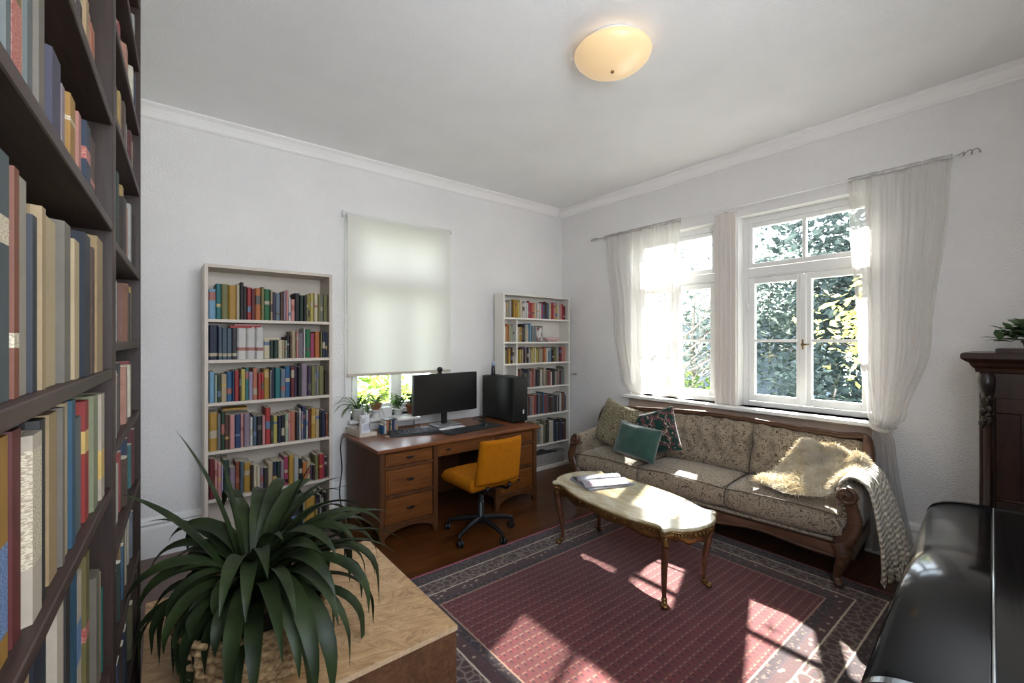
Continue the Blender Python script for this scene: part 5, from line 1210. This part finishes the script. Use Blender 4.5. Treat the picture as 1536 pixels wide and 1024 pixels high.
# leafy plant on the cabinet
tr_ = thing('plant_tray', 'dark wooden tray under the leafy plant on top of the carved cabinet', 'tray', (3.54, .07, 1.4366))
mb = MB(); mb.box(-.09, -.15, 0, .09, .15, .006); mb.box(-.09, -.15, .0062, .09, -.142, .022); mb.box(-.09, .142, .0062, .09, .15, .022); mb.box(-.09, -.1418, .0062, -.082, .1418, .022); mb.box(.082, -.1418, .0062, .09, .1418, .022); mb.build('tray_body', M_CAB, tr_)
LF_CAB = leaf_mat('dusty_green_leaf', (64, 92, 60), (110, 136, 96)); rd = random.Random(3)
cpn = thing('potted_plant', 'low spreading leafy plant in a tray on top of the carved cabinet', 'plant', (3.54, .07, 1.4430))
pot(cpn, .05, .06, .06, plain('dark_pot', (50, 42, 38), .5))
f = MB(); st_ = MB()
for i in range(30):
    a = rd.uniform(0, 2*PI); L = rd.uniform(.06, .17); z = .05+rd.uniform(0, .07); tip = Vector((math.cos(a)*L*.8, math.sin(a)*L, z+rd.uniform(-.01, .03))); st_.tube([(0, 0, .05), tip*.5+Vector((0, 0, z*.6)), tip], .002, 5)
    for j in range(4):
        q = tip*rd.uniform(.55, 1.0)+Vector((0, 0, z*.25)); strap(f, q, a+rd.uniform(-1.2, 1.2), rd.uniform(-.1, .7), rd.uniform(.06, .095), rd.uniform(.034, .05), rd.uniform(.3, 1), 5, .25)
st_.build('stem', plain('plant_stem', (96, 104, 66), .6), cpn); f.build('foliage', LF_CAB, cpn)

# ------------------------------------------------------------------ bits in the corner bookcase
def inb(x, y, z): return (RB[0]+x, RB[2]+y, z+.0006)
pf = thing('photo_frame', 'small photograph in a dark frame standing on the second corner shelf', 'photo frame', inb(.585, .09, RZ[1]), .12)
mb = MB(); mb.box(-.075, 0, 0, .075, .012, .185, .003); mb.build('frame', plain('grey_frame', (84, 82, 82), .4), pf)
mb = MB(); mb.box(-.062, -.0008, .013, .062, -.0001, .172); k = NT('faded_photo'); v = k.coord(scale=(18, 18, 9)); nz = k.noise(v, 1, 2); k.pbsdf(k.ramp(nz.outputs[0], [(.42, lin(128, 92, 78)), (.55, lin(214, 214, 212))]), .25); mb.build('photo', k.m, pf)
make_book((RB[0], RB[2], 0), 0, .305, .03, RZ[1]+.0006, .05, .20, .12, 'K', 'black album standing tallest in the middle of the second corner shelf', 'paperbacks on the corner bookcase', (.1, .8, 3))
make_book((RB[0], RB[2], 0), 0, .362, .03, RZ[1]+.0006, .05, .195, .12, 'X', 'pale grey album beside the black one on the second corner shelf', 'paperbacks on the corner bookcase', (.2, .7, 2))
make_book((RB[0], RB[2], 0), 0, .405, .02, RZ[1]+.0006, .022, .21, .12, 'b', 'light blue folder beside the pale grey album on the second corner shelf', 'paperbacks on the corner bookcase')
gb = MB(); gb.box(0, 0, 0, .07, .1, .18, .002); o = gb.build('document_box', plain('grey_card', (108, 112, 114), .7)); o.location = inb(.43, .03, RZ[1]); tag(o, 'grey card document box behind the photo frame side on the second corner shelf', 'box')
dsh = thing('decorative_dish', 'long pink and white patterned dish on the second corner shelf', 'dish', inb(.80, .085, RZ[1]))
mb = MB(); mb.lathe([(0, 0), (.05, 0), (.08, .03), (.085, .05), (.078, .05), (.05, .012), (0, .012)], 24, Matrix.Diagonal((1.45, .75, 1, 1))); mb.build('dish_body', m_pattern('pink_lattice', [(222, 206, 200), (176, 110, 112), (226, 214, 208), (190, 140, 136)], 60), dsh)
mb = MB(); mb.grid(lambda u, v: (.1*(u-.5)*1.6, .05*(v-.5)*1.5, .016+.045*math.sin(PI*u)*math.sin(PI*v)+.012*math.sin(9*u+4)*math.sin(8*v)), 16, 12); o = mb.build('crumpled_cloth', plain('white_tissue', (226, 218, 214), .8), solid=.002); o.location = inb(.80, .085, RZ[1]+.006); tag(o, 'crumpled white cloth lying in the pink patterned dish', 'cloth')
sb = thing('storage_basket', 'grey ribbed storage basket at the bottom of the corner bookcase', 'basket', inb(.53, .004, RZ[6]))
def ribs(u, v):
    th = 2*PI*u; c, s_ = math.cos(th), math.sin(th); sq_ = lambda a: math.copysign(abs(a)**.18, a)
    return (sq_(c)*(.43+.012*v+.003*math.sin(v*2*PI*7)), .078+sq_(s_)*(.062+.006*v+.003*math.sin(v*2*PI*7)), .135*v)
mb = MB(); mb.grid(ribs, 64, 42, wrapu=True); mb.bm.faces.new([mb.bm.verts.new(ribs(i/64, 0)) for i in range(64)]); mb.build('basket_body', plain('grey_weave', (150, 146, 142), .8, var=.1, scale=60), sb)
mb = MB(); mb.grid(lambda u, v: (.36*(2*u-1), .078+.05*(2*v-1), .115+.045*math.sin(PI*u)*math.sin(PI*v)*(1+.5*math.sin(u*17)*math.sin(v*9))), 40, 12); o = mb.build('folded_cloth', plain('charcoal_cloth', (52, 50, 50), .9, var=.2), solid=.01); o.location = inb(.53, .004, RZ[6]); tag(o, 'charcoal cloth heaped in the grey ribbed basket', 'cloth')
wh = thing('wall_hook', 'small metal curtain hook on the corner wall beside the bookcase', 'hook', (XW, 3.70, 1.10))
mb = MB(); mb.lathe([(0, 0), (.016, 0), (.016, .006), (.006, .01), (.006, .03), (.014, .04), (.010, .05), (0, .052)], 14, R(-PI/2, 'Y')); mb.build('hook_body', plain('nickel', (180, 176, 170), .3, .8), wh)
wo = thing('window_ornament', 'small pale four-pointed star ornament hanging against the larger window pane', 'ornament', (4.052, 1.555, 1.37))
mb = MB(); L_ = .062
mb.prism([(r_*math.cos(PI*i/4+PI/2), r_*math.sin(PI*i/4+PI/2)) for i in range(8) for r_ in [(L_ if i % 2 == 0 else .008)]], -.0015, .0015, 'x'); mb.build('star', plain('straw_star', (196, 190, 150), .7), wo)
mb = MB(); mb.tube([(0, 0, L_), (0, 0, .60)], .0006, 4); mb.build('thread', M_PAPER, wo)
